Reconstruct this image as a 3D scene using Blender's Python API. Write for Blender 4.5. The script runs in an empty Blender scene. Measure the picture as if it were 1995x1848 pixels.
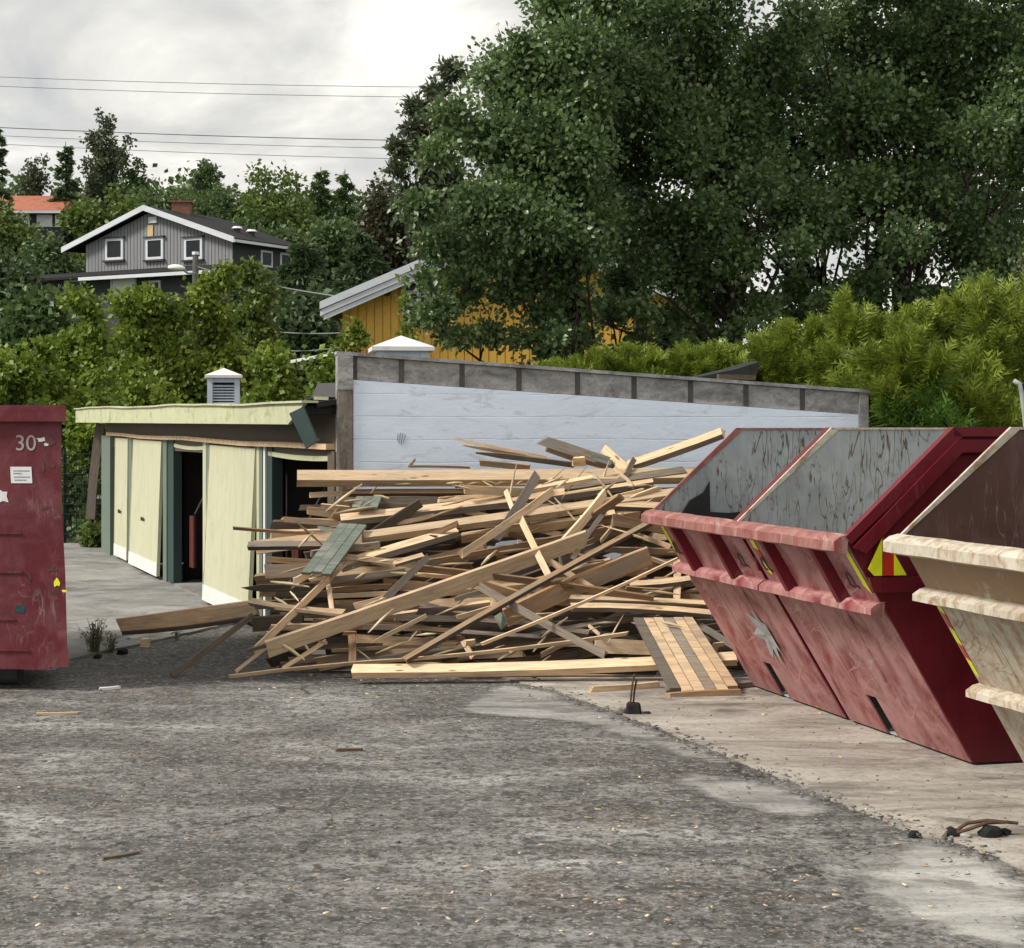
import bpy, bmesh, math, random
import numpy as np
from mathutils import Vector, Matrix
R = math.radians
random.seed(7); rng = np.random.default_rng(7)
scene = bpy.context.scene
COL = scene.collection

# ------------------------------------------------------------------ camera, sky, sun, exposure
F = 3500.0; CX = 997.5; HZ = 838.0; EYE = 2.0       # focal length, centre and horizon in pixels of a 1995 x 1848 view
cam_d = bpy.data.cameras.new('camera'); cam = bpy.data.objects.new('camera', cam_d); COL.objects.link(cam)
cam.location = (0, 0, EYE); cam.rotation_euler = (R(90), 0, 0)
cam_d.sensor_fit = 'HORIZONTAL'; cam_d.sensor_width = 36; cam_d.lens = 36 * F / 1995.0
cam_d.shift_y = -(924 - HZ) / 1995.0; cam_d.clip_start = 0.05; cam_d.clip_end = 3000
scene.camera = cam
scene.view_settings.view_transform = 'Standard'; scene.view_settings.look = 'None'
scene.view_settings.exposure = 0.58; scene.view_settings.gamma = 1.0; scene.view_settings.use_curve_mapping = False
try:
    scene.cycles.max_bounces = 4; scene.cycles.diffuse_bounces = 2; scene.cycles.glossy_bounces = 2; scene.cycles.transmission_bounces = 2; scene.cycles.transparent_max_bounces = 4
except Exception: pass

SUN_TO = Vector((-0.80, -0.26, 0.78)).normalized()
sun_d = bpy.data.lights.new('sun', 'SUN'); sun = bpy.data.objects.new('sun', sun_d); COL.objects.link(sun)
sun_d.energy = 2.7; sun_d.angle = R(13); sun_d.color = (1.0, 0.94, 0.85)
sun.rotation_euler = SUN_TO.to_track_quat('Z', 'Y').to_euler(); sun.location = (-20, 0, 30)

world = bpy.data.worlds.new('World'); scene.world = world; world.use_nodes = True
wt = world.node_tree; wt.nodes.clear()
def wn(t, **k):
    n = wt.nodes.new(t)
    for a, v in k.items(): setattr(n, a, v)
    return n
w_out = wn('ShaderNodeOutputWorld'); w_bg = wn('ShaderNodeBackground')
w_sky = wn('ShaderNodeTexSky', sky_type='NISHITA', sun_disc=False)
w_sky.sun_elevation = math.asin(SUN_TO.z); w_sky.sun_rotation = math.atan2(SUN_TO.x, SUN_TO.y)
w_tc = wn('ShaderNodeTexCoord'); w_sep = wn('ShaderNodeSeparateXYZ'); wt.links.new(w_tc.outputs['Generated'], w_sep.inputs[0])
def wm(op, a, b=None, clamp=False):
    n = wn('ShaderNodeMath', operation=op); n.use_clamp = clamp
    for i, v in enumerate((a, b)):
        if v is None: continue
        if hasattr(v, 'links'): wt.links.new(v, n.inputs[i])
        else: n.inputs[i].default_value = v
    return n.outputs[0]
zc = wm('ADD', wm('MAXIMUM', w_sep.outputs[2], 0.0), 0.16)
w_cmb = wn('ShaderNodeCombineXYZ')
wt.links.new(wm('DIVIDE', w_sep.outputs[0], zc), w_cmb.inputs[0]); wt.links.new(wm('DIVIDE', w_sep.outputs[1], zc), w_cmb.inputs[1])
def wnoise(scale, detail, rough, dist, off):
    mp = wn('ShaderNodeMapping'); mp.inputs['Location'].default_value = off; mp.inputs['Scale'].default_value = (1.0, 0.75, 1)
    wt.links.new(w_cmb.outputs[0], mp.inputs[0])
    n = wn('ShaderNodeTexNoise'); n.inputs['Scale'].default_value = scale; n.inputs['Detail'].default_value = detail
    n.inputs['Roughness'].default_value = rough; n.inputs['Distortion'].default_value = dist
    wt.links.new(mp.outputs[0], n.inputs['Vector']); return n.outputs['Fac']
def wramp(fac, stops):
    n = wn('ShaderNodeValToRGB'); e = n.color_ramp.elements
    while len(e) < len(stops): e.new(0.5)
    for i, (p, c) in enumerate(stops): e[i].position = p; e[i].color = (*c, 1)
    wt.links.new(fac, n.inputs[0]); return n.outputs[0]
cl = wramp(wnoise(1.9, 8, 0.58, 0.45, (3.1, 1.7, 0)), [(0.34, (0.39, 0.402, 0.41)), (0.46, (0.50, 0.498, 0.482)), (0.54, (0.61, 0.60, 0.565)), (0.67, (0.86, 0.845, 0.79))])
cover = wramp(wnoise(0.9, 4, 0.5, 0.2, (8.4, 2.2, 0)), [(0.25, (0.86,) * 3), (0.5, (1, 1, 1))])
w_ns = wn('ShaderNodeMix', data_type='RGBA', blend_type='MULTIPLY'); w_ns.inputs[0].default_value = 1
wt.links.new(w_sky.outputs[0], w_ns.inputs[6]); w_ns.inputs[7].default_value = (0.1, 0.1, 0.1, 1)
w_mx = wn('ShaderNodeMix', data_type='RGBA'); wt.links.new(cover, w_mx.inputs[0]); wt.links.new(w_ns.outputs[2], w_mx.inputs[6]); wt.links.new(cl, w_mx.inputs[7])
wt.links.new(w_mx.outputs[2], w_bg.inputs[0]); w_bg.inputs[1].default_value = 1.0
wt.links.new(w_bg.outputs[0], w_out.inputs[0])

# ------------------------------------------------------------------ helpers
def V3(*a): return Vector(a)
def P(px, py, Y): return Vector(((px - CX) / F * Y, Y, EYE - (py - HZ) / F * Y))
def sstep(t): t = min(1, max(0, t)); return t * t * (3 - 2 * t)
def ground_z(x, y):
    z = -0.24 * sstep((y - 14.5) / 2.6)
    if y > 42:
        hx = sstep((14 - x) / 22)
        z += hx * (6.8 * sstep((y - 42) / 48) + 7.5 * sstep((y - 92) / 60) + 6 * sstep((y - 150) / 150))
    return z
def G(px, py):
    z = 0.0
    for _ in range(30):
        Y = (EYE - z) * F / max(py - HZ, 1); x = (px - CX) / F * Y; z = ground_z(x, Y)
    return Vector((x, Y, z))

class NT:
    def __init__(s, name):
        s.m = bpy.data.materials.new(name); s.m.use_nodes = True; s.t = s.m.node_tree
        s.b = s.t.nodes['Principled BSDF']; s.out = s.t.nodes['Material Output']; s.tc = s.t.nodes.new('ShaderNodeTexCoord')
    def obj(s): return s.tc.outputs['Object']
    def gen(s): return s.tc.outputs['Generated']
    def put(s, sock, v):
        if hasattr(v, 'links'): s.t.links.new(v, sock)
        else: sock.default_value = (*v, 1) if isinstance(v, (tuple, list)) and len(v) == 3 and sock.type == 'RGBA' else v
    def map(s, v, scale=(1, 1, 1), loc=(0, 0, 0), rot=(0, 0, 0)):
        n = s.t.nodes.new('ShaderNodeMapping'); s.t.links.new(v, n.inputs[0])
        n.inputs['Location'].default_value = loc; n.inputs['Rotation'].default_value = rot; n.inputs['Scale'].default_value = scale
        return n.outputs[0]
    def noise(s, v, scale, detail=4, rough=0.55, dist=0.0, color=False):
        n = s.t.nodes.new('ShaderNodeTexNoise'); s.t.links.new(v, n.inputs['Vector'])
        n.inputs['Scale'].default_value = scale; n.inputs['Detail'].default_value = detail; n.inputs['Roughness'].default_value = rough; n.inputs['Distortion'].default_value = dist
        return n.outputs['Color' if color else 'Fac']
    def vor(s, v, scale, feature='F1', out='Distance', rnd=1.0):
        n = s.t.nodes.new('ShaderNodeTexVoronoi'); n.feature = feature; s.t.links.new(v, n.inputs['Vector']); n.inputs['Scale'].default_value = scale
        n.inputs['Randomness'].default_value = rnd
        return n.outputs[out]
    def wave(s, v, scale, dist=0, direction='Z', detail=2):
        n = s.t.nodes.new('ShaderNodeTexWave'); n.bands_direction = direction; s.t.links.new(v, n.inputs['Vector'])
        n.inputs['Scale'].default_value = scale; n.inputs['Distortion'].default_value = dist; n.inputs['Detail'].default_value = detail
        return n.outputs['Fac']
    def ramp(s, f, stops, interp='LINEAR'):
        n = s.t.nodes.new('ShaderNodeValToRGB'); n.color_ramp.interpolation = interp; e = n.color_ramp.elements
        while len(e) < len(stops): e.new(0.5)
        for i, (p, c) in enumerate(stops):
            e[i].position = p; c = (c, c, c) if isinstance(c, (int, float)) else c; e[i].color = (*c, 1)
        s.t.links.new(f, n.inputs[0]); return n.outputs[0]
    def mix(s, f, a, b, mode='MIX'):
        n = s.t.nodes.new('ShaderNodeMix'); n.data_type = 'RGBA'; n.blend_type = mode
        s.put(n.inputs[0], f); s.put(n.inputs[6], a); s.put(n.inputs[7], b); return n.outputs[2]
    def math(s, op, a, b=0.0, clamp=False):
        n = s.t.nodes.new('ShaderNodeMath'); n.operation = op; n.use_clamp = clamp; s.put(n.inputs[0], a); s.put(n.inputs[1], b); return n.outputs[0]
    def vadd(s, a, b):
        n = s.t.nodes.new('ShaderNodeVectorMath'); n.operation = 'ADD'; s.put(n.inputs[0], a); s.put(n.inputs[1], b); return n.outputs[0]
    def rand(s): return s.t.nodes.new('ShaderNodeObjectInfo').outputs['Random']
    def island(s): return s.t.nodes.new('ShaderNodeNewGeometry').outputs['Random Per Island']
    def sepz(s, v, i=2):
        n = s.t.nodes.new('ShaderNodeSeparateXYZ'); s.t.links.new(v, n.inputs[0]); return n.outputs[i]
    def bump(s, h, strength=0.4, dist=0.01):
        n = s.t.nodes.new('ShaderNodeBump'); n.inputs['Strength'].default_value = strength; n.inputs['Distance'].default_value = dist
        s.t.links.new(h, n.inputs['Height']); s.t.links.new(n.outputs[0], s.b.inputs['Normal'])
    def fin(s, color, rough=0.8, spec=0.3, metal=0.0):
        s.put(s.b.inputs['Base Color'], color); s.put(s.b.inputs['Roughness'], rough); s.b.inputs['Specular IOR Level'].default_value = spec
        s.b.inputs['Metallic'].default_value = metal; return s.m

def simple(name, c, var=0.25, scale=6, rough=0.8, spec=0.3, bump=0.15, c2=None):
    n = NT(name); f = n.noise(n.obj(), scale, 6, 0.6)
    c2 = c2 or tuple(x * (1 - var) for x in c); c1 = tuple(min(1, x * (1 + var * 0.5)) for x in c)
    col = n.ramp(f, [(0.3, c2), (0.5, c), (0.72, c1)])
    if bump: n.bump(n.noise(n.obj(), scale * 6, 4, 0.6), bump, 0.01)
    return n.fin(col, rough, spec)

# ---- ground materials
def mat_asphalt():
    n = NT('worn_asphalt'); o = n.obj()
    m1 = n.noise(n.map(o, (0.6, 1.15, 1), (0, 0, 0), (0, 0, 0.12)), 1.3, 10, 0.74, 0.5); fine = n.noise(o, 11, 8, 0.82); grit = n.vor(o, 75, 'F1', 'Color'); big = n.noise(n.map(o, (0.8, 1, 1), (7, 2, 0)), 0.55, 5, 0.65, 0.5)
    base = n.ramp(m1, [(0.34, (0.055, 0.053, 0.051)), (0.43, (0.13, 0.126, 0.12)), (0.50, (0.195, 0.188, 0.179)), (0.56, (0.31, 0.30, 0.287)), (0.65, (0.52, 0.51, 0.49))])
    base = n.mix(n.ramp(big, [(0.40, 0.55), (0.52, 0.0)]), base, (0.10, 0.096, 0.091)); base = n.mix(n.ramp(big, [(0.54, 0.0), (0.68, 0.5)]), base, (0.30, 0.293, 0.282))
    brown = n.ramp(n.noise(n.map(o, (0.7, 1, 1), (5, 9, 0)), 1.1, 7, 0.72, 0.5), [(0.54, 0.0), (0.66, 0.62)]); base = n.mix(brown, base, (0.135, 0.092, 0.060))
    yy = n.math('MULTIPLY', n.math('SUBTRACT', n.math('ADD', n.sepz(o, 1), n.math('MULTIPLY', big, 1.6)), 14.8), 2.2, True)
    base = n.mix(n.math('MULTIPLY', yy, 0.75), base, (0.055, 0.054, 0.055))
    base = n.mix(n.ramp(fine, [(0.40, 0.8), (0.50, 0.0)]), base, (0.034, 0.032, 0.030)); base = n.mix(n.ramp(fine, [(0.57, 0.0), (0.66, 0.6)]), base, (0.34, 0.325, 0.30))
    g2 = n.vor(o, 30, 'F1', 'Color')
    base = n.mix(n.ramp(n.sepz(g2, 0), [(0.78, 0.0), (0.95, 0.6)]), base, (0.33, 0.32, 0.30)); base = n.mix(n.ramp(n.sepz(g2, 1), [(0.70, 0.0), (0.90, 0.7)]), base, (0.040, 0.037, 0.034))
    base = n.mix(n.ramp(n.sepz(g2, 2), [(0.93, 0.0), (0.98, 0.4)]), base, (0.18, 0.125, 0.08))
    base = n.mix(n.ramp(n.sepz(grit, 0), [(0.86, 0.0), (0.97, 0.55)]), base, (0.44, 0.43, 0.41)); base = n.mix(n.ramp(n.sepz(grit, 1), [(0.78, 0.0), (0.93, 0.6)]), base, (0.04, 0.038, 0.036))
    ed = n.vor(n.vadd(n.map(o, (0.42, 0.30, 0.3), (0.3, 0.1, 0)), n.mix(0.22, (0, 0, 0), n.noise(o, 1.6, 6, 0.72, 0, True))), 1.0, 'DISTANCE_TO_EDGE')
    crack = n.math('MULTIPLY', n.ramp(ed, [(0.002, 1.0), (0.007, 0.0)]), n.ramp(n.noise(n.map(o, (1, 1, 1), (3, 0, 0)), 0.6, 3), [(0.50, 0.0), (0.60, 0.8)]))
    base = n.mix(crack, base, (0.02, 0.02, 0.02))
    n.bump(n.math('SUBTRACT', n.math('ADD', fine, n.math('MULTIPLY', n.sepz(grit, 2), 0.3)), crack), 0.85, 0.025)
    return n.fin(base, n.ramp(m1, [(0.3, 0.7), (0.7, 0.92)]), 0.35)
def mat_concrete(name, c, c2, stain, streak=(1, 1, 1), sc=1.6):
    n = NT(name); o = n.obj(); f = n.noise(n.map(o, streak), sc, 10, 0.74, 0.7); g = n.noise(o, 24, 6, 0.75)
    col = n.ramp(f, [(0.36, c2), (0.5, c), (0.64, tuple(min(1, x * 1.4) for x in c))])
    s1 = n.ramp(n.noise(n.map(o, streak, (4, 1, 2)), sc * 0.55, 6, 0.65, 1.0), [(0.54, 0.0), (0.63, 0.75)])
    col = n.mix(s1, col, stain); col = n.mix(n.ramp(g, [(0.36, 0.5), (0.5, 0)]), col, tuple(x * 0.45 for x in c))
    col = n.mix(n.ramp(n.noise(n.map(o, streak, (9, 9, 9)), sc * 2.3, 5, 0.7), [(0.62, 0.0), (0.70, 0.7)]), col, tuple(min(1, x * 1.6) for x in c))
    n.bump(n.math('ADD', g, f), 0.45, 0.012)
    return n.fin(col, 0.88, 0.25)
M = {}
M['asphalt'] = mat_asphalt()
M['slab'] = mat_concrete('dusty_concrete', (0.36, 0.33, 0.29), (0.185, 0.165, 0.142), (0.12, 0.10, 0.083), (0.55, 1.2, 1), 1.9)
M['apron'] = mat_concrete('grey_apron_concrete', (0.25, 0.246, 0.236), (0.155, 0.152, 0.145), (0.105, 0.102, 0.098), (1, 1, 1), 1.1)
M['patch'] = mat_concrete('worn_patch', (0.27, 0.262, 0.25), (0.15, 0.146, 0.14), (0.12, 0.117, 0.112), (0.6, 1.4, 1), 2.4)
M['grass'] = simple('hill_grass', (0.05, 0.075, 0.025), 0.5, 0.6, 0.95, 0.1, 0.5)
M['conc_grey'] = mat_concrete('old_wall_concrete', (0.29, 0.288, 0.282), (0.155, 0.152, 0.15), (0.47, 0.465, 0.455), (1, 1, 1.9), 3.0)
M['conc_brown'] = mat_concrete('stained_column', (0.19, 0.165, 0.14), (0.10, 0.08, 0.065), (0.075, 0.05, 0.04), (2, 2, 0.6), 3)
def mat_whitewall():
    n = NT('whitewashed_render'); o = n.obj()
    z = n.sepz(o); f = n.noise(n.map(o, (0.8, 0.8, 2.6)), 1.9, 10, 0.74, 0.7)
    col = n.ramp(f, [(0.30, (0.56, 0.60, 0.66)), (0.42, (0.72, 0.80, 0.93)), (0.6, (0.76, 0.85, 0.98)), (0.75, (0.82, 0.89, 0.98))])
    st = n.ramp(n.noise(n.map(o, (1.2, 1.2, 3.4), (3, 2, 7)), 2.2, 6, 0.7, 1.1), [(0.57, 0.0), (0.64, 0.5)])
    col = n.mix(st, col, (0.50, 0.53, 0.57))
    wob = n.math('ADD', z, n.math('MULTIPLY', n.noise(o, 1.2, 3), 0.05))
    line = n.ramp(n.math('FRACT', n.math('MULTIPLY', wob, 4.6)), [(0.0, 1.0), (0.035, 0.0), (0.97, 0.0), (1.0, 1.0)])
    line = n.math('MULTIPLY', line, n.ramp(n.noise(n.map(o, (1, 1, 1), (1, 5, 2)), 1.1, 3), [(0.42, 0.1), (0.6, 1)]))
    col = n.mix(n.math('MULTIPLY', line, 0.35), col, (0.42, 0.46, 0.54))
    spot = n.ramp(n.noise(n.map(o, (1, 1, 1), (7, 3, 3)), 11, 3, 0.6), [(0.74, 0.0), (0.77, 0.6)])
    col = n.mix(spot, col, (0.2, 0.2, 0.22))
    n.bump(n.math('SUBTRACT', n.math('ADD', f, n.math('MULTIPLY', n.noise(o, 30, 4), 0.35)), line), 0.3, 0.015)
    return n.fin(col, 0.85, 0.25)
M['whitewall'] = mat_whitewall()

# ---- wood
def mat_wood(name, light, mid, dark, grey=0.25, gcol=(0.26, 0.23, 0.19)):
    n = NT(name); o = n.obj(); r = n.rand()
    off = n.t.nodes.new('ShaderNodeCombineXYZ'); n.t.links.new(n.math('MULTIPLY', r, 37.0), off.inputs[0]); n.t.links.new(n.math('MULTIPLY', r, 11.0), off.inputs[2])
    v = n.vadd(o, off.outputs[0])
    grain = n.noise(n.map(v, (1.6, 26, 26)), 2.2, 5, 0.65, 0.9); fib = n.noise(n.map(v, (4, 120, 120)), 2.0, 3, 0.6)
    col = n.ramp(grain, [(0.28, dark), (0.5, mid), (0.72, light)])
    col = n.mix(n.ramp(fib, [(0.3, 0.4), (0.55, 0.0)]), col, dark)
    col = n.mix(n.ramp(n.noise(n.map(v, (1.0, 5, 5)), 1.5, 5, 0.65, 0.5), [(0.48, 0.0), (0.64, grey * 2.6)]), col, gcol)
    knot = n.ramp(n.vor(n.map(v, (3.0, 11, 11)), 1.0), [(0.06, 0.8), (0.14, 0.0)]); col = n.mix(knot, col, (0.10, 0.055, 0.03))
    scal = n.ramp(r, [(0.0, 0.60), (0.5, 0.92), (1.0, 1.14)])
    col = n.mix(1.0, col, scal, 'MULTIPLY')
    n.bump(n.math('ADD', grain, n.math('MULTIPLY', fib, 0.5)), 0.35, 0.006)
    return n.fin(col, 0.78, 0.25)
M['tan'] = mat_wood('fresh_sawn_wood', (0.85, 0.645, 0.43), (0.74, 0.53, 0.33), (0.45, 0.285, 0.155), 0.28, (0.34, 0.28, 0.215))
M['brown'] = mat_wood('brown_old_wood', (0.54, 0.36, 0.215), (0.42, 0.265, 0.15), (0.20, 0.115, 0.062), 0.3)
M['grey'] = mat_wood('grey_weathered_wood', (0.36, 0.305, 0.24), (0.25, 0.205, 0.16), (0.12, 0.095, 0.075), 0.3, (0.2, 0.19, 0.175))
M['dark'] = mat_wood('dark_weathered_wood', (0.19, 0.145, 0.105), (0.12, 0.088, 0.062), (0.05, 0.036, 0.027), 0.2, (0.11, 0.1, 0.09))
M['pale'] = mat_wood('pale_splintered_wood', (0.88, 0.70, 0.49), (0.77, 0.575, 0.37), (0.50, 0.33, 0.185), 0.12)
M['greenwood'] = mat_wood('grey_green_painted_wood', (0.185, 0.215, 0.18), (0.15, 0.18, 0.15), (0.10, 0.115, 0.095), 0.25, (0.3, 0.29, 0.25))

# ---- garage paints
def mat_paint(name, c, dirt=(0.2, 0.21, 0.12), amt=0.5, streak=(5, 5, 0.5), sc=2.0, rough=0.6):
    n = NT(name); o = n.obj()
    f = n.noise(n.map(o, streak), sc, 6, 0.65, 0.4); g = n.noise(o, sc * 1.3, 6, 0.7, 0.3)
    col = n.ramp(f, [(0.3, tuple(x * 0.84 for x in c)), (0.55, c), (0.75, tuple(min(1, x * 1.08) for x in c))])
    col = n.mix(n.math('MULTIPLY', n.ramp(n.math('MULTIPLY', n.math('ADD', f, g), 0.5), [(0.52, 0.0), (0.68, 1.0)]), amt), col, dirt)
    n.bump(f, 0.2, 0.006); return n.fin(col, rough, 0.3)
M['yellow_door'] = mat_paint('pale_yellow_door_paint', (0.55, 0.55, 0.385), (0.35, 0.36, 0.24), 0.75)
M['fascia'] = mat_paint('pale_yellow_fascia_paint', (0.54, 0.555, 0.36), (0.20, 0.22, 0.11), 1.0, (0.8, 0.8, 3), 2.2)
M['green_post'] = mat_paint('dull_green_paint', (0.155, 0.20, 0.165), (0.09, 0.11, 0.09), 0.5)
M['green_dark'] = mat_paint('dark_green_sheet', (0.035, 0.062, 0.058), (0.06, 0.08, 0.07), 0.4)
M['white'] = mat_paint('dirty_white_paint', (0.74, 0.74, 0.72), (0.42, 0.42, 0.40), 0.45)
M['blue_white'] = mat_paint('blue_white_paint', (0.58, 0.65, 0.74), (0.34, 0.36, 0.38), 0.4)
M['brown_board'] = mat_paint('brown_header_board', (0.125, 0.098, 0.075), (0.06, 0.05, 0.04), 0.5, (0.6, 0.6, 4))
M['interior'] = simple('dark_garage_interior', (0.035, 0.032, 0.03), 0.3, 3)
M['red_spring'] = simple('red_brown_spring', (0.11, 0.03, 0.026), 0.3, 20)
M['black'] = simple('black_sheet', (0.012, 0.012, 0.013), 0.3, 9, 0.55, 0.4)
M['roof_felt'] = simple('roof_felt', (0.03, 0.032, 0.03), 0.4, 8, 0.95)
M['steel'] = simple('dull_steel', (0.33, 0.35, 0.36), 0.3, 12, 0.45, 0.5)
M['wire'] = simple('dark_wire', (0.06, 0.062, 0.065), 0.1, 12, 0.6)
M['fence_wire'] = simple('fence_wire', (0.02, 0.025, 0.022), 0.1, 12, 0.6)
M['cable'] = simple('pole_cable', (0.16, 0.17, 0.16), 0.1, 12, 0.6)
M['glass'] = simple('dark_window_glass', (0.018, 0.02, 0.024), 0.2, 2, 0.25, 0.25, 0)
M['blind'] = simple('white_window_blind', (0.72, 0.72, 0.75), 0.12, 2, 0.7)
M['bark'] = simple('dark_bark', (0.045, 0.036, 0.028), 0.5, 9, 0.95, 0.1, 0.6)
M['birch_bark'] = simple('birch_bark', (0.33, 0.31, 0.28), 0.6, 6, 0.9, 0.1, 0.4)
M['stud_grey'] = simple('weathered_stud', (0.085, 0.079, 0.074), 0.4, 9, 0.9)
M['rust'] = simple('rusty_rebar', (0.10, 0.055, 0.038), 0.5, 30, 0.9)
M['tar'] = simple('tarry_black_lump', (0.022, 0.022, 0.022), 0.5, 20, 0.9, 0.2, 0.6)
M['brick'] = simple('red_brick', (0.19, 0.085, 0.06), 0.4, 9)
M['rooftile_red'] = simple('orange_roof_tile', (0.36, 0.13, 0.075), 0.3, 3)
M['rooftile_black'] = simple('black_roof_tile', (0.028, 0.027, 0.028), 0.35, 6, 0.9, 0.15)
M['grey_board'] = mat_paint('grey_house_boards', (0.235, 0.24, 0.255), (0.17, 0.172, 0.18), 0.4, (4, 4, 0.4), 1.0)
M['grey_dark'] = simple('dark_grey_cladding', (0.05, 0.052, 0.058), 0.2, 4)
M['ochre'] = mat_paint('ochre_house_boards', (0.78, 0.46, 0.085), (0.6, 0.34, 0.06), 0.4, (4, 4, 0.4), 1.0)
M['trim'] = mat_paint('white_house_trim', (0.62, 0.65, 0.70), (0.48, 0.5, 0.54), 0.35, (0.5, 0.5, 2), 1.0)
M['tanboard'] = simple('bare_replacement_board', (0.58, 0.42, 0.22), 0.2, 6)
M['pole_wood'] = simple('pole_wood', (0.07, 0.066, 0.058), 0.3, 9)
M['lamp_glass'] = simple('white_lamp_cover', (0.75, 0.75, 0.74), 0.05, 4, 0.3, 0.5, 0)
M['blue_cloth'] = simple('blue_awning_cloth', (0.03, 0.045, 0.16), 0.2, 4)
M['tape_yellow'] = simple('yellow_reflective_tape', (0.82, 0.86, 0.02), 0.15, 14, 0.4, 0.5, 0)
M['tape_red'] = simple('red_reflective_tape', (0.50, 0.03, 0.015), 0.2, 14, 0.4, 0.5, 0)
M['sticker'] = simple('white_sticker', (0.72, 0.73, 0.74), 0.12, 20, 0.5, 0.3, 0)
M['ink'] = simple('grey_ink', (0.25, 0.26, 0.29), 0.1, 20, 0.6, 0.2, 0)
M['teal'] = simple('teal_paint_smear', (0.02, 0.06, 0.065), 0.5, 30, 0.7, 0.3, 0)

# ---- steel containers
def mat_steel(name, c, faded, rust, wear=0.5, rustamt=0.3, scr=0.5, rough=0.45, streak=(2, 2, 0.8), scrcol=None, sheen_dirt=(0.30, 0.25, 0.21), dent=3.0, rustz=None):
    n = NT(name); o = n.obj()
    f = n.noise(n.map(o, streak), 2.2, 7, 0.68, 0.6); g = n.noise(n.map(o, streak, (3, 6, 1)), 3.2, 8, 0.72, 1.0); h = n.noise(o, 14, 6, 0.7)
    col = n.ramp(n.noise(o, 1.2, 4), [(0.3, tuple(x * 0.72 for x in c)), (0.6, c)])
    lo = 0.62 - 0.34 * wear
    col = n.mix(n.ramp(f, [(lo, 0.0), (lo + 0.22, min(1.0, 0.15 + wear))]), col, faded)
    col = n.mix(n.ramp(n.noise(n.map(o, (1, 1, 1), (2, 8, 5)), 1.7, 6, 0.7, 0.8), [(0.55, 0.0), (0.72, 0.6 * wear)]), col, sheen_dirt)
    gr = n.math('ADD', n.math('MULTIPLY', g, 0.75), n.math('MULTIPLY', h, 0.25))
    if rustz: gr = n.math('ADD', gr, n.math('MULTIPLY', n.math('MULTIPLY', n.math('SUBTRACT', n.sepz(o), rustz), 8.0, True), 0.17))
    col = n.mix(n.ramp(gr, [(0.63 - 0.2 * rustamt, 0.0), (0.77 - 0.2 * rustamt, 0.85)]), col, rust)
    if scr:
        for k, (rt, sc) in enumerate((((0.5, 0.4, 0.6), 1.0), ((0.2, 1.2, 2.1), 1.4), ((1.5, 0.3, 1.0), 0.8))):
            vv = n.map(o, (5.5 * sc, 0.7 * sc, 0.9 * sc), (k * 3.1, k, 2), rt)
            w = n.noise(vv, 1.5, 3, 0.5, 0.45)
            line = n.ramp(n.math('ABSOLUTE', n.math('SUBTRACT', w, 0.5)), [(0.003, 1.0), (0.012, 0.0)])
            gate = n.ramp(n.noise(n.map(o, (1, 1, 1), (k * 4, 7, k)), 1.3, 3), [(0.60 - 0.2 * scr, 0.0), (0.72 - 0.2 * scr, min(1, scr + 0.25))])
            col = n.mix(n.math('MULTIPLY', line, gate), col, scrcol or rust)
    n.bump(n.math('ADD', n.math('ADD', n.math('MULTIPLY', n.noise(o, 2.6, 2, 0.4, 0.3), dent), f), n.math('MULTIPLY', h, 0.3)), 0.35, 0.02)
    return n.fin(col, n.ramp(f, [(0.35, rough), (0.7, min(1, rough + 0.3))]), 0.4)
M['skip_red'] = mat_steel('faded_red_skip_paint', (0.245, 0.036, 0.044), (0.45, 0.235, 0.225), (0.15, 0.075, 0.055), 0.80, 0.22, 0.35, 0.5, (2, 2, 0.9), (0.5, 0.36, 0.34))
M['skip_red_shade'] = mat_steel('shaded_red_skip_paint', (0.135, 0.004, 0.013), (0.20, 0.03, 0.035), (0.12, 0.05, 0.04), 0.10, 0.0, 0.10, 0.34, (2, 2, 0.9), (0.24, 0.10, 0.10), (0.13, 0.04, 0.04))  # less faded red, with the shade of the turned-away side put into its colour
M['skip_rail'] = mat_steel('pink_worn_rail_paint', (0.28, 0.085, 0.08), (0.47, 0.265, 0.245), (0.23, 0.115, 0.07), 0.55, 0.72, 0.3, 0.55, (3, 3, 1.2), (0.55, 0.42, 0.38), dent=0.0)
M['skip_in'] = mat_steel('scratched_grey_skip_lining', (0.36, 0.40, 0.41), (0.44, 0.475, 0.475), (0.13, 0.068, 0.04), 0.5, 0.42, 0.75, 0.6, (2, 2, 1.2), (0.10, 0.065, 0.045), (0.25, 0.24, 0.22))
M['skip_in_rusty'] = mat_steel('rusty_skip_lining', (0.125, 0.06, 0.05), (0.19, 0.15, 0.145), (0.075, 0.03, 0.02), 0.45, 0.3, 0.5, 0.7, (2, 2, 1), (0.22, 0.16, 0.15), (0.17, 0.11, 0.09))
M['beige_rail'] = mat_steel('chipped_cream_rail_paint', (0.56, 0.51, 0.41), (0.63, 0.59, 0.50), (0.26, 0.15, 0.075), 0.5, 0.78, 0.4, 0.6, (2.4, 2.4, 1.6), (0.3, 0.18, 0.09), (0.36, 0.26, 0.16), dent=0.0)
M['beige'] = mat_steel('rust_stained_beige_paint', (0.54, 0.50, 0.41), (0.62, 0.585, 0.50), (0.30, 0.18, 0.095), 0.5, 0.85, 0.5, 0.6, (2.2, 2.2, 1.1), (0.3, 0.18, 0.09), (0.38, 0.26, 0.14), dent=1.5, rustz=1.02)
M['bin_red'] = mat_steel('battered_crimson_bin_paint', (0.125, 0.010, 0.019), (0.175, 0.055, 0.068), (0.045, 0.018, 0.018), 0.55, 0.38, 0.35, 0.45, (1.4, 1.4, 1.4), (0.30, 0.20, 0.19), (0.15, 0.07, 0.065))

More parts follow.
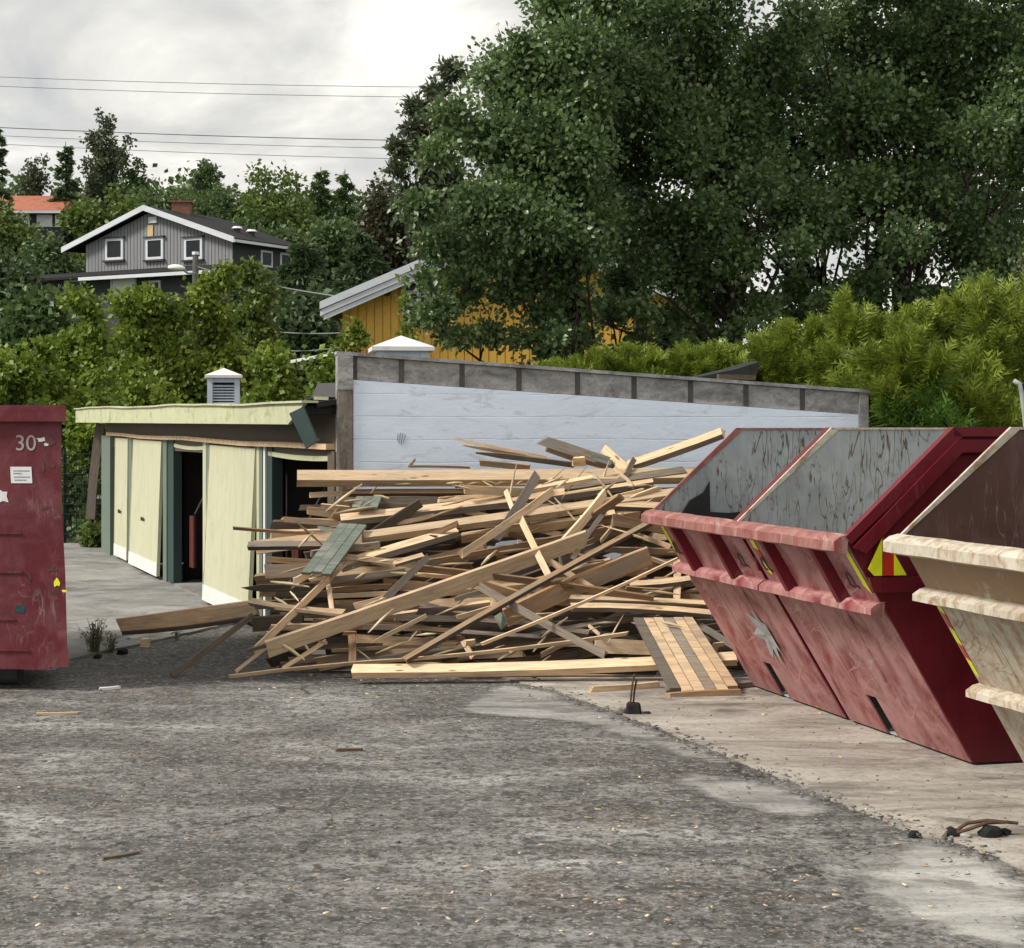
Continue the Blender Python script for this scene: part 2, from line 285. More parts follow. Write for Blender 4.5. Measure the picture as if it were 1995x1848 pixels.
# ---- leaves
def mat_leaf(name, a, b, c, trans=0.35, rough=0.45, spec=0.4):
    n = NT(name); r = n.island()
    col = n.ramp(r, [(0.0, a), (0.5, b), (1.0, c)])
    big = n.noise(n.obj(), 0.9, 3); col = n.mix(n.ramp(big, [(0.35, 0.0), (0.65, 0.35)]), col, tuple(min(1, x * 1.5) for x in c))
    n.fin(col, rough, spec)
    tr = n.t.nodes.new('ShaderNodeBsdfTranslucent'); n.t.links.new(col, tr.inputs[0]); ms = n.t.nodes.new('ShaderNodeMixShader'); ms.inputs[0].default_value = trans
    n.t.links.new(n.b.outputs[0], ms.inputs[1]); n.t.links.new(tr.outputs[0], ms.inputs[2]); n.t.links.new(ms.outputs[0], n.out.inputs[0])
    return n.m
M['leaf_oak'] = mat_leaf('deep_green_leaf', (0.048, 0.086, 0.030), (0.094, 0.156, 0.052), (0.165, 0.235, 0.09), 0.35, 0.38, 0.6)
M['leaf_maple'] = mat_leaf('yellow_green_leaf', (0.068, 0.118, 0.018), (0.125, 0.195, 0.028), (0.23, 0.29, 0.042), 0.35)
M['leaf_bright'] = mat_leaf('bright_green_leaf', (0.065, 0.105, 0.022), (0.105, 0.155, 0.034), (0.15, 0.20, 0.044), 0.32)
M['leaf_mid'] = mat_leaf('mid_green_leaf', (0.048, 0.085, 0.028), (0.078, 0.126, 0.042), (0.115, 0.17, 0.058), 0.3)
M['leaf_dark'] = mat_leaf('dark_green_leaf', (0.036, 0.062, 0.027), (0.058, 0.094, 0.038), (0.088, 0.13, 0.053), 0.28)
M['leaf_birch'] = mat_leaf('grey_green_leaf', (0.05, 0.07, 0.035), (0.075, 0.10, 0.05), (0.11, 0.13, 0.068), 0.3)
M['leaf_brown'] = mat_leaf('olive_brown_needle', (0.03, 0.035, 0.016), (0.05, 0.052, 0.024), (0.075, 0.066, 0.032), 0.2)
M['thuja'] = mat_leaf('thuja_frond', (0.062, 0.105, 0.014), (0.13, 0.19, 0.022), (0.27, 0.32, 0.047), 0.3, 0.5, 0.3)
M['thuja_dark'] = mat_leaf('deep_green_thuja_frond', (0.04, 0.09, 0.016), (0.06, 0.13, 0.022), (0.10, 0.18, 0.03), 0.3, 0.5, 0.3)  # deeper green than the other thuja
M['dead_leaf'] = mat_leaf('dead_brown_foliage', (0.06, 0.03, 0.016), (0.12, 0.058, 0.03), (0.2, 0.11, 0.055), 0.2)
M['weed'] = mat_leaf('dry_weed', (0.10, 0.11, 0.06), (0.16, 0.16, 0.10), (0.24, 0.23, 0.15), 0.3)
M['chip'] = mat_leaf('wood_chip', (0.20, 0.13, 0.07), (0.42, 0.30, 0.18), (0.72, 0.60, 0.42), 0.0, 0.8, 0.2)
M['pebble'] = mat_leaf('loose_grit', (0.03, 0.028, 0.026), (0.10, 0.095, 0.09), (0.3, 0.29, 0.27), 0.0, 0.9, 0.2)

# ------------------------------------------------------------------ object helpers
def rloc(o):
    v = Vector((0, 0, 0))
    while o is not None: v += o.location; o = o.parent
    return v
def tag(o, label=None, cat=None, group=None, kind=None):
    if label: o['label'] = label
    if cat: o['category'] = cat
    if group: o['group'] = group
    if kind: o['kind'] = kind
    return o
def thing(name, label, cat, loc, group=None):
    o = bpy.data.objects.new(name, None); o.empty_display_size = 0.1; o.location = loc; COL.objects.link(o)
    return tag(o, label, cat, group)
class MB:
    def __init__(s): s.v = []; s.f = []; s.mi = []; s.smooth = False
    def add(s, vs, fs, mi=0):
        k = len(s.v); s.v += [Vector(v) for v in vs]; s.f += [[k + i for i in f] for f in fs]; s.mi += [mi] * len(fs); return s
    def hexa(s, c, mi=0):      # c: bottom four (ccw), top four
        return s.add(c, [(3, 2, 1, 0), (4, 5, 6, 7), (0, 1, 5, 4), (1, 2, 6, 5), (2, 3, 7, 6), (3, 0, 4, 7)], mi)
    def box(s, o, ax, ay, az, mi=0):
        o = Vector(o); return s.hexa([o, o + ax, o + ax + ay, o + ay, o + az, o + ax + az, o + ax + ay + az, o + ay + az], mi)
    def aabb(s, x0, x1, y0, y1, z0, z1, mi=0): return s.box((x0, y0, z0), V3(x1 - x0, 0, 0), V3(0, y1 - y0, 0), V3(0, 0, z1 - z0), mi)
    def bar(s, a, b, w, h=None, up=V3(0, 0, 1), mi=0):
        a = Vector(a); b = Vector(b); h = w if h is None else h; d = (b - a).normalized()
        sd = d.cross(up); sd = sd.normalized() if sd.length > 1e-4 else V3(1, 0, 0); u = sd.cross(d).normalized()
        return s.box(a - sd * w / 2 - u * h / 2, sd * w, b - a, u * h, mi)
    def tube(s, pts, rad, n=8, mi=0, cap=True):
        pts = [Vector(p) for p in pts]; rad = rad if isinstance(rad, (list, tuple)) else [rad] * len(pts); k = len(s.v); prev = None
        for i, p in enumerate(pts):
            d = (pts[min(i + 1, len(pts) - 1)] - pts[max(i - 1, 0)]).normalized()
            ref = prev if prev is not None else (V3(1, 0, 0) if abs(d.x) < 0.8 else V3(0, 1, 0))
            u = (ref - d * ref.dot(d)).normalized(); w = d.cross(u); prev = u
            for j in range(n):
                t = 2 * math.pi * j / n; s.v.append(p + (u * math.cos(t) + w * math.sin(t)) * rad[i])
        for i in range(len(pts) - 1):
            for j in range(n):
                a = k + i * n + j; b = k + i * n + (j + 1) % n; s.f.append([a, b, b + n, a + n]); s.mi.append(mi)
        if cap:
            s.f.append([k + j for j in range(n)][::-1]); s.f.append([k + (len(pts) - 1) * n + j for j in range(n)]); s.mi += [mi, mi]
        return s
    def prism(s, poly, ext, mi=0):       # poly: list of 3D points, ext: vector
        n = len(poly); a = [Vector(p) for p in poly]; b = [p + ext for p in a]
        return s.add(a + b, [list(range(n))[::-1], list(range(n, 2 * n))] + [(i, (i + 1) % n, n + (i + 1) % n, n + i) for i in range(n)], mi)
    def build(s, name, mats, parent=None, kind=None, bevel=0.0, smooth=False, origin=None, label=None):
        off = rloc(parent) if parent is not None else (Vector(origin) if origin is not None else Vector((0, 0, 0)))
        me = bpy.data.meshes.new(name); me.from_pydata([tuple(v - off) for v in s.v], [], s.f)
        mats = mats if isinstance(mats, (list, tuple)) else [mats]
        for m in mats: me.materials.append(M[m] if isinstance(m, str) else m)
        if len(mats) > 1: me.polygons.foreach_set('material_index', s.mi)
        bm = bmesh.new(); bm.from_mesh(me); bmesh.ops.recalc_face_normals(bm, faces=bm.faces)
        if bevel: bmesh.ops.bevel(bm, geom=list(bm.edges), offset=bevel, segments=1, affect='EDGES', clamp_overlap=True)
        bm.to_mesh(me); bm.free()
        if smooth: me.polygons.foreach_set('use_smooth', [True] * len(me.polygons))
        o = bpy.data.objects.new(name, me); COL.objects.link(o)
        if parent is not None: o.parent = parent
        elif origin is not None: o.location = origin
        if kind: o['kind'] = kind
        if label: o['label'] = label
        return o
def np_mesh(name, v, f, mat, parent=None, kind=None):
    off = np.array(rloc(parent)) if parent is not None else np.zeros(3)
    me = bpy.data.meshes.new(name); v = (v - off).astype(np.float32); nf, k = f.shape
    me.vertices.add(len(v)); me.vertices.foreach_set('co', v.ravel()); me.loops.add(nf * k); me.loops.foreach_set('vertex_index', f.astype(np.int32).ravel())
    me.polygons.add(nf); me.polygons.foreach_set('loop_start', np.arange(0, nf * k, k, dtype=np.int32)); me.polygons.foreach_set('loop_total', np.full(nf, k, dtype=np.int32))
    me.update(calc_edges=True); me.materials.append(M[mat] if isinstance(mat, str) else mat)
    o = bpy.data.objects.new(name, me); COL.objects.link(o)
    if parent is not None: o.parent = parent
    if kind: o['kind'] = kind
    return o

# ------------------------------------------------------------------ the ground
def grid_ground():
    xs = sorted(set([-700, -400, -250, -160, -110, -80, -60] + list(np.arange(-48, 49, 3.0)) + [60, 80, 110, 160, 250, 400, 700]))
    ys = list(np.arange(-8, 14, 2.0)) + list(np.arange(14, 18, 0.25)) + list(np.arange(18, 42, 3.0)) + list(np.arange(42, 160, 6.0)) + [180, 220, 280, 350, 500, 800, 1200]
    v = [(x, y, ground_z(x, y)) for y in ys for x in xs]; nx = len(xs); f = []; mi = []
    for j in range(len(ys) - 1):
        for i in range(nx - 1):
            f.append([j * nx + i, j * nx + i + 1, (j + 1) * nx + i + 1, (j + 1) * nx + i])
            cx = (xs[i] + xs[i + 1]) / 2; cy = (ys[j] + ys[j + 1]) / 2; mi.append(0 if (cy < 24 and abs(cx) < 40) else 1)
    mb = MB(); mb.v = [Vector(p) for p in v]; mb.f = f; mb.mi = mi
    mb.build('ground', ['asphalt', 'grass'], kind='structure', smooth=True)
grid_ground()
def jag(pts, step, amp):
    out = []
    for a, b in zip(pts[:-1], pts[1:]):
        L = (b - a).length; n = max(1, int(L / step)); d = (b - a) / n; pr = V3(-d.y, d.x, 0).normalized()
        for i in range(n): out.append(a + d * i + pr * random.uniform(-amp, amp))
    out.append(pts[-1]); return out
edge = [G(*p) for p in ((975, 1322), (1080, 1345), (1190, 1385), (1250, 1405), (1400, 1465), (1560, 1533), (1700, 1590), (1790, 1632), (1850, 1644), (1907, 1656), (2010, 1706))]
edge = jag(jag(edge, 0.3, 0.022), 0.035, 0.013)
poly = [V3(p.x, p.y, 0.012) for p in edge] + [V3(8, edge[-1].y - 0.1, 0.012), V3(8, 14.45, 0.012), V3(edge[0].x, 14.45, 0.012)]
MB().prism(poly, V3(0, 0, -0.03)).build('concrete_slab', 'slab', kind='structure')
def soft_patch(name, mat, pts, z, pad=0.35, step=0.06):
    pl = np.array([(p.x, p.y) for p in pts]); x0, y0 = pl.min(0) - pad; x1, y1 = pl.max(0) + pad; nx = int((x1 - x0) / step) + 1; ny = int((y1 - y0) / step) + 1
    X, Y = np.meshgrid(np.linspace(x0, x1, nx), np.linspace(y0, y1, ny)); q = np.stack([X.ravel(), Y.ravel()], 1); d = np.full(len(q), 1e9); ins = np.zeros(len(q), bool)
    for i in range(len(pl)):
        a, b_ = pl[i], pl[(i + 1) % len(pl)]; ab = b_ - a; t = np.clip(((q - a) @ ab) / (ab @ ab), 0, 1); d = np.minimum(d, np.linalg.norm(q - (a + t[:, None] * ab), axis=1))
        c_ = ((a[1] > q[:, 1]) != (b_[1] > q[:, 1])) & (q[:, 0] < (b_[0] - a[0]) * (q[:, 1] - a[1]) / (b_[1] - a[1] + 1e-12) + a[0]); ins ^= c_
    sd = np.where(ins, d, -d); v = np.stack([q[:, 0], q[:, 1], np.full(len(q), z)], 1); j, i = np.meshgrid(np.arange(ny - 1), np.arange(nx - 1), indexing='ij'); k0 = (j * nx + i).ravel()
    f = np.stack([k0, k0 + 1, k0 + nx + 1, k0 + nx], 1); f = f[(sd[f] > -pad * 0.9).any(1)]
    o = np_mesh(name, v, f, mat, None, 'structure'); at_ = o.data.attributes.new('inside', 'FLOAT', 'POINT'); at_.data.foreach_set('value', sd.astype(np.float32)); return o
def soften(m, wob=0.5, feather=0.10):
    m = m.copy(); t = m.node_tree; out = t.nodes['Material Output']; b_ = t.nodes['Principled BSDF']; at_ = t.nodes.new('ShaderNodeAttribute'); at_.attribute_name = 'inside'; tc = t.nodes.new('ShaderNodeTexCoord')
    nz = t.nodes.new('ShaderNodeTexNoise'); nz.inputs['Scale'].default_value = 3.2; nz.inputs['Detail'].default_value = 10; nz.inputs['Roughness'].default_value = 0.78; t.links.new(tc.outputs['Object'], nz.inputs['Vector'])
    m1 = t.nodes.new('ShaderNodeMath'); m1.operation = 'MULTIPLY_ADD'; t.links.new(nz.outputs['Fac'], m1.inputs[0]); m1.inputs[1].default_value = wob; m1.inputs[2].default_value = -wob / 2
    m2 = t.nodes.new('ShaderNodeMath'); m2.operation = 'ADD'; t.links.new(m1.outputs[0], m2.inputs[0]); t.links.new(at_.outputs['Fac'], m2.inputs[1])
    m3 = t.nodes.new('ShaderNodeMath'); m3.operation = 'DIVIDE'; m3.use_clamp = True; t.links.new(m2.outputs[0], m3.inputs[0]); m3.inputs[1].default_value = feather
    t.links.new(m3.outputs[0], b_.inputs['Alpha']); return m
M['patch_soft'] = soften(M['patch']); M['pale_soft'] = soften(mat_concrete('pale_scoured_concrete', (0.36, 0.35, 0.33), (0.20, 0.192, 0.18), (0.15, 0.14, 0.127), (0.5, 1.3, 1), 2.0), 0.7, 0.14)
soft_patch('concrete_patch', 'patch_soft', [G(*p) for p in ((985, 1326), (1076, 1349), (1188, 1389), (1330, 1440), (1450, 1490), (1400, 1500), (1250, 1450), (1130, 1412), (1040, 1404), (960, 1396), (880, 1386), (905, 1368), (950, 1345))], 0.004)
soft_patch('scoured_concrete', 'pale_soft', [G(*p) for p in ((1800, 1640), (1700, 1664), (1645, 1700), (1660, 1740), (1720, 1790), (1800, 1818), (1900, 1850), (2030, 1890), (2060, 1740), (1905, 1660), (1850, 1646))], 0.004)
soft_patch('worn_patch', 'patch_soft', [G(*p) for p in ((1350, 1500), (1560, 1540), (1650, 1580), (1560, 1600), (1420, 1570), (1300, 1530))], 0.004)
ae = jag([G(*p) for p in ((-200, 1345), (30, 1310), (140, 1288), (300, 1252), (470, 1214), (500, 1208))], 0.15, 0.03)
GO = V3(-7.40, 32.67, -0.24); GU = V3(0.3448, -0.9387, 0).normalized(); GV = V3(-GU.y, GU.x, 0)      # garage row: along, into the building
def gp(u, v, z): return GO + GU * u + GV * v + V3(0, 0, z - GO.z)
def gu(px, v=0.0):       # along-position of an image column on the plane v
    r = (px - CX) / F; b = GO + GV * v
    return (r * b.y - b.x) / (GU.x - r * GU.y)
ap = [V3(p.x, p.y, -0.215) for p in ae] + [gp(gu(520), 0.3, -0.215), gp(-2.6, 0.3, -0.215), V3(-16, 34.5, -0.215), V3(-17, 17.5, -0.215)]
MB().prism(ap, V3(0, 0, -0.06)).build('apron', 'apron', kind='structure')

# ------------------------------------------------------------------ garage row
gar = thing('garage_row', 'low pale yellow garage row with open doorways and a sagging flat roof', 'garage', gp(8, 2.5, -0.24))
def gbox(mb, u0, u1, v0, v1, z0, z1, mi=0): return mb.hexa([gp(u0, v0, z0), gp(u1, v0, z0), gp(u1, v1, z0), gp(u0, v1, z0), gp(u0, v0, z1), gp(u1, v0, z1), gp(u1, v1, z1), gp(u0, v1, z1)], mi)
U5 = gu(655)
def zt(u): return 1.90 - 0.10 * u / U5           # door head
gbox(MB(), 0, U5, 0, 5.2, -0.24, -0.195).build('floor', 'apron', gar)
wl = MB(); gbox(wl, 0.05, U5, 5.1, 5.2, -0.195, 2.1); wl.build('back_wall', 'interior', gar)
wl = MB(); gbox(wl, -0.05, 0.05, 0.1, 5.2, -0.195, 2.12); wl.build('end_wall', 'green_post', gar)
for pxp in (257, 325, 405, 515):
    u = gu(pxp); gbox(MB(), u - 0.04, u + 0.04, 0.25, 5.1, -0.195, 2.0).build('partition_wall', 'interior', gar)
# roof slab, fascia with a wavy top and a torn near end
N = 26; top = []; bot = []
OV = -0.30
def fz(u):
    t = (u + 1.7) / (U5 + 1.8); w = 0.010 * math.sin(u * 0.8) + 0.004 * math.sin(u * 2.1 + 1)
    return 2.40 - 0.15 * t + w, 2.14 - 0.09 * t
ue = gu(600, OV)
mb = MB()
for i in range(N):
    a = -1.7 + (ue + 1.7) * i / N; b = -1.7 + (ue + 1.7) * (i + 1) / N
    (ta, ba), (tb, bb) = fz(a), fz(b); b2 = b if i < N - 1 else gu(566, OV)
    mb.hexa([gp(a, OV - 0.03, ba), gp(b2, OV - 0.03, bb), gp(b2, OV, bb), gp(a, OV, ba), gp(a, OV - 0.03, ta), gp(b, OV - 0.03, tb), gp(b, OV, tb), gp(a, OV, ta)])
mb.build('fascia', 'fascia', gar)
mb = MB()
for i in range(N):
    a = -1.75 + (ue + 1.75) * i / N; b = -1.75 + (ue + 1.75) * (i + 1) / N; ta = fz(a)[0]; tb = fz(b)[0]
    mb.hexa([gp(a, OV - 0.06, ta + 0.001), gp(b, OV - 0.06, tb + 0.001), gp(b, OV + 0.1, tb + 0.001), gp(a, OV + 0.1, ta + 0.001), gp(a, OV - 0.06, ta + 0.022), gp(b, OV - 0.06, tb + 0.022), gp(b, OV + 0.1, tb + 0.022), gp(a, OV + 0.1, ta + 0.022)])
mb.build('roof_edge_strip', 'fascia', gar)
mb = MB(); gbox(mb, -1.68, U5 - 0.05, OV + 0.01, 5.25, 2.15, 2.23); mb.build('roof', 'roof_felt', gar)
mb = MB(); gbox(mb, -0.05, U5, 0.02, 0.10, 1.70, 2.149); mb.build('header_board', 'brown_board', gar)
mb = MB()
for i in range(8):
    a = gu(214) + (U5 - 0.12 - gu(214)) * i / 8; b = gu(214) + (U5 - 0.12 - gu(214)) * (i + 1) / 8
    za = zt(a) + 0.012 * math.sin(a * 0.9); zb = zt(b) + 0.012 * math.sin(b * 0.9)
    mb.hexa([gp(a, -0.07, za), gp(b, -0.07, zb), gp(b, 0.018, zb), gp(a, 0.018, za), gp(a, -0.07, za + 0.055), gp(b, -0.07, zb + 0.055), gp(b, 0.018, zb + 0.055), gp(a, 0.018, za + 0.055)])
mb.build('door_rail', 'tan', gar)
gbox(MB(), -0.12, gu(220), -0.05, 0.10, -0.22, zt(0)).build('corner_pilaster', 'green_post', gar)
gbox(MB(), -0.16, -0.122, -0.04, 0.10, -0.22, 0.9).build('corner_strip', 'white', gar)
for pxa, pxb, m in ((252, 259, 'green_post'), (320, 327, 'green_post'), (327, 338, 'green_dark'), (398, 404, 'yellow_door'), (404, 410, 'green_post'), (503, 508, 'yellow_door'), (508, 514, 'green_post'), (516, 520, 'white'), (520, 530, 'green_dark')):
    a, b = gu(pxa), gu(pxb); gbox(MB(), a, b - 0.004, -0.02 + (0.02 if 'dark' in m else 0), 0.12, -0.214, zt(b) - 0.005).build('door_post', m, gar)
gbox(MB(), gu(642), U5, -0.02, 0.12, -0.214, zt(U5) - 0.005).build('door_post', 'brown_board', gar)
def gdoor(px0, px1, kick, handle=True):
    u0, u1 = gu(px0), gu(px1); z1 = zt(u0) - 0.03; zb = -0.16
    c = lambda u, v, z: gp(u, v, z)
    mb = MB().hexa([c(u0, -0.03 - kick, zb), c(u1, -0.03 - kick, zb), c(u1, 0.01 - kick, zb), c(u0, 0.01 - kick, zb), c(u0, -0.03, z1), c(u1, -0.03, zt(u1) - 0.03), c(u1, 0.01, zt(u1) - 0.03), c(u0, 0.01, z1)])
    d = mb.build('garage_door', 'yellow_door', gar)
    k2 = kick * 0.9
    MB().hexa([c(u0, -0.04 - kick, zb - 0.005), c(u1, -0.04 - kick, zb - 0.005), c(u1, -0.032 - kick, zb - 0.005), c(u0, -0.032 - kick, zb - 0.005), c(u0, -0.04 - k2, zb + 0.19), c(u1, -0.04 - k2, zb + 0.19), c(u1, -0.032 - k2, zb + 0.19), c(u0, -0.032 - k2, zb + 0.19)]).build('bottom_strip', 'white', d)
    for us in (u0 + 0.012, u1 - 0.012):
        MB().hexa([c(us - 0.012, -0.036 - kick, zb), c(us + 0.012, -0.036 - kick, zb), c(us + 0.012, -0.031 - kick, zb), c(us - 0.012, -0.031 - kick, zb), c(us - 0.012, -0.036, z1), c(us + 0.012, -0.036, z1), c(us + 0.012, -0.031, z1), c(us - 0.012, -0.031, z1)]).build('edge_strip', 'fascia', d)
    if handle:
        um = (u0 + u1) / 2; vh = -0.05 - kick * 0.6
        mb = MB(); mb.bar(c(um - 0.09, vh, 0.62), c(um + 0.09, vh, 0.62), 0.02); mb.bar(c(um - 0.08, vh - 0.01, 0.59), c(um - 0.08, vh - 0.01, 0.65), 0.02); mb.bar(c(um + 0.08, vh - 0.01, 0.59), c(um + 0.08, vh - 0.01, 0.65), 0.02)
        mb.build('handle', 'wire', d)
gdoor(228, 253, 0.02); gdoor(263, 319, 0.07); gdoor(413, 503, 0.09, False)
# the doors lifted under the ceiling of the open bays: their white lower edge sags
for pa, pb in ((339, 398), (522, 645)):
    a, b = gu(pa), gu(pb); mb = MB()
    for i in range(8):
        t0, t1 = i / 8, (i + 1) / 8; s0 = 0.022 * 4 * t0 * (1 - t0); s1 = 0.022 * 4 * t1 * (1 - t1)
        ua = a + (b - a) * t0; ub = a + (b - a) * t1; z0 = zt(ua) - 0.10 - s0; z1 = zt(ub) - 0.10 - s1
        mb.hexa([gp(ua, 0.0, z0), gp(ub, 0.0, z1), gp(ub, 0.05, z1), gp(ua, 0.05, z0), gp(ua, 0.0, z0 + 0.05), gp(ub, 0.0, z1 + 0.05), gp(ub, 0.05, z1 + 0.05), gp(ua, 0.05, z0 + 0.05)])
    d = mb.build('lifted_door_edge', 'fascia', gar)
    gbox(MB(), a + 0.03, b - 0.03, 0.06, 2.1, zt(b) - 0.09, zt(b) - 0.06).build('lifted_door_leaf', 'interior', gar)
for px0 in (342, 533):
    for k in range(2):
        u = gu(px0) + k * 0.16 + 0.08
        mb = MB(); mb.tube([gp(u, 0.22, 0.05), gp(u, 0.22, 0.78)], 0.035, 8); s = mb.build('door_spring', 'red_spring', gar)
    mb = MB(); mb.tube([gp(gu(px0) + 0.1, 0.26, 0.8), gp(gu(px0) + 0.3, 0.7, 1.75)], 0.015, 6); mb.build('door_arm', 'wire', gar)
gbox(MB(), gu(600) - 0.05, gu(600) + 0.05, 1.2, 1.25, -0.19, 0.95).build('loose_stud', 'grey', gar)
# roof vents
def vent(ctr, w, h, zbase, capo, caph, slats):
    base = Vector(ctr); root = MB(); hw = w / 2
    ex, ey = GV * hw, GU * hw                     # faces follow the garage
    ex = V3(math.cos(R(8)), math.sin(R(8)), 0) * hw; ey = V3(-math.sin(R(8)), math.cos(R(8)), 0) * hw
    z0 = V3(0, 0, zbase)
    root.box(base - ex - ey + z0, ex * 2, ey * 2, V3(0, 0, h * 0.30))
    for sx in (-1, 1):
        for sy in (-1, 1):
            p = base + ex * (sx * 0.84) + ey * (sy * 0.84) + z0; root.box(p - ex * 0.16 - ey * 0.16 + V3(0, 0, h * 0.30), ex * 0.32, ey * 0.32, V3(0, 0, h * 0.70))
    for sy in (-1, 1):
        root.box(base - ex * 0.68 + ey * (sy * 0.9) - ey * 0.05 + z0 + V3(0, 0, h * 0.88), ex * 1.36, ey * 0.1, V3(0, 0, h * 0.12))
        root.box(base - ey * 0.68 + ex * (sy * 0.9) - ex * 0.05 + z0 + V3(0, 0, h * 0.88), ex * 0.1, ey * 1.36, V3(0, 0, h * 0.12))
    o = root.build('roof_vent', 'blue_white', gar)
    MB().box(base - ex * 0.6 - ey * 0.6 + z0 + V3(0, 0, h * 0.30), ex * 1.2, ey * 1.2, V3(0, 0, h * 0.68)).build('vent_core', 'black', o)
    for k in range(slats):
        zz = z0 + V3(0, 0, h * (0.34 + 0.52 * k / slats))
        for sy in (-1, 1):
            a = base - ex * 0.68 + ey * (sy * 0.78) + zz; MB().box(a, ex * 1.36, ey * (0.14 * sy) - V3(0, 0, 0.012), V3(0, 0, h * 0.028)).build('slat', 'blue_white', o)
            a = base - ey * 0.68 + ex * (sy * 0.78) + zz; MB().box(a, ey * 1.36, ex * (0.14 * sy) - V3(0, 0, 0.012), V3(0, 0, h * 0.028)).build('slat', 'blue_white', o)
    zt_ = z0 + V3(0, 0, h); q = 1 + capo
    c0 = [base + ex * sx * q + ey * sy * q + zt_ for sx, sy in ((-1, -1), (1, -1), (1, 1), (-1, 1))]; c1 = [p + V3(0, 0, h * 0.07) for p in c0]; ap_ = base + zt_ + V3(0, 0, h * 0.07 + caph)
    MB().add(c0 + c1 + [ap_], [(3, 2, 1, 0), (0, 1, 5, 4), (1, 2, 6, 5), (2, 3, 7, 6), (3, 0, 4, 7), (4, 5, 8), (5, 6, 8), (6, 7, 8), (7, 4, 8)]).build('vent_cap', 'white', o)
b = gp(gu(436, 1.3), 1.3, 0); Yv = b.y
vent((b.x, b.y, 0), 62 * Yv / F, (838 - 735) * Yv / F + EYE - 2.22 - 0.02, 2.22, 0.16, 15 * Yv / F, 7)
b = P(781, 838, 19.2); Yv = 19.2
vent((b.x, Yv, 0), 100 * Yv / F, (838 - 686) * Yv / F + EYE - 2.22, 2.22, 0.20, 24 * Yv / F, 3)
# torn felt at the near end of the roof
mb = MB()
for (x0, y0, x1, y1, Yd, th) in ((603, 790, 655, 782, 17.2, 0.05), (600, 800, 655, 806, 17.3, 0.03), (612, 776, 650, 778, 17.35, 0.02), (640, 790, 657, 748, 17.4, 0.03)):
    mb.bar(P(x0, y0, Yd), P(x1, y1, Yd + 0.1), 0.5, th)
mb.build('torn_roofing', 'black', gar)
MB().bar(P(612, 776, 17.0), P(640, 777, 17.0), 0.05, 0.03).build('loose_batten', 'fascia', gar)
c = [P(563, 806, 16.55), P(590, 793, 16.6), P(618, 858, 16.5), P(596, 874, 16.45)]
gh = MB().prism(c, V3(0.01, 0.04, 0)).build('loose_green_panel', 'green_dark', origin=c[2]); tag(gh, 'dark green sheet panel hanging askew from the torn roof edge', 'panel')
MB().prism([c[3] + V3(-0.004, -0.004, -0.004), c[2] + V3(0.004, -0.004, -0.004), c[2] + V3(0.004, -0.004, 0.014), c[3] + V3(-0.004, -0.004, 0.014)], V3(0.01, 0.045, 0)).build('worn_edge', 'grey', gh)

# ------------------------------------------------------------------ whitewashed end wall
WA = R(11); WD = V3(math.cos(WA), math.sin(WA), 0); WN = V3(math.sin(WA), -math.cos(WA), 0); W0 = V3((657 - CX) / F * 17.0, 17.0, 0)
def ws(px):
    r = (px - CX) / F; return (r * W0.y - W0.x) / (WD.x - r * WD.y)
def wpt(px, py, out=0.0):
    s = ws(px); p = W0 + WD * s; z = EYE - (py - HZ) / F * p.y; q = p + WN * out; return V3(q.x, q.y, z)
ewall = thing('end_wall', 'long whitewashed wall with a sloping bare concrete parapet', 'wall', V3(W0.x + 2.5, 17.5, -0.24))
def wtop(px): return 685 + (px - 657) * 0.0725
def wband(px): return 741 + (px - 690) * (808 - 741) / (1670 - 690)
def wpoly(x0, x1, f_top, f_bot, o0, o1, n=8):
    xs = [x0 + (x1 - x0) * i / n for i in range(n + 1)]
    t = [wpt(x, f_top(x), o1) for x in xs]; bt = [wpt(x, f_bot(x), o1) if f_bot else V3(*(wpt(x, 900, o1).xy), -0.26) for x in xs]
    mb = MB(); mb.prism(t + bt[::-1], WN * (o0 - o1)); return mb
wpoly(657, 1692, lambda x: wtop(x) + 7, None, -0.18, -0.015).build('wall_core', 'conc_grey', ewall)
wpoly(655, 1694, wtop, lambda x: wtop(x) + 6.5, -0.20, 0.035).build('coping', 'conc_grey', ewall)
wpoly(688, 1671, wband, None, -0.012, 0.022, 24).build('render_panel', 'whitewall', ewall)
wpoly(657, 687, lambda x: wtop(x) + 7, lambda x: 760, -0.012, 0.045, 1).build('corner_block', 'conc_grey', ewall)
wpoly(659, 686.5, lambda x: 760.5, None, -0.012, 0.04, 1).build('corner_post', 'conc_brown', ewall)
wpoly(1672, 1690, lambda x: wtop(x) + 7, None, -0.012, 0.03, 1).build('edge_post', 'conc_grey', ewall)
studs = [691, 782, 900, 1011, 1125, 1235, 1345, 1453, 1563]
for i, x in enumerate(studs):
    wpoly(x - 4.5, x + 4.5, lambda q: wtop(q) + 7.5 + random.uniform(0, 3), lambda q: wband(q) - 1, -0.012, 0.012, 1).build('stud', 'stud_grey', ewall)
    x2 = studs[i + 1] - 5 if i + 1 < len(studs) else 1671
    wpoly(x + 5, x2, lambda q: wtop(q) + 7.5, lambda q: wband(q) - 1, -0.012, 0.006, 2).build('parapet_panel', 'conc_grey', ewall)
mb = MB()
for k, (x0, y0, x1, y1) in enumerate(((775, 845, 773, 860), (780, 843, 777, 864), (784, 844, 781, 866), (789, 847, 785, 863))): mb.bar(wpt(x0, y0, 0.024), wpt(x1, y1, 0.024), 0.008, 0.004)
mb.build('scratch_mark', 'ink', ewall)

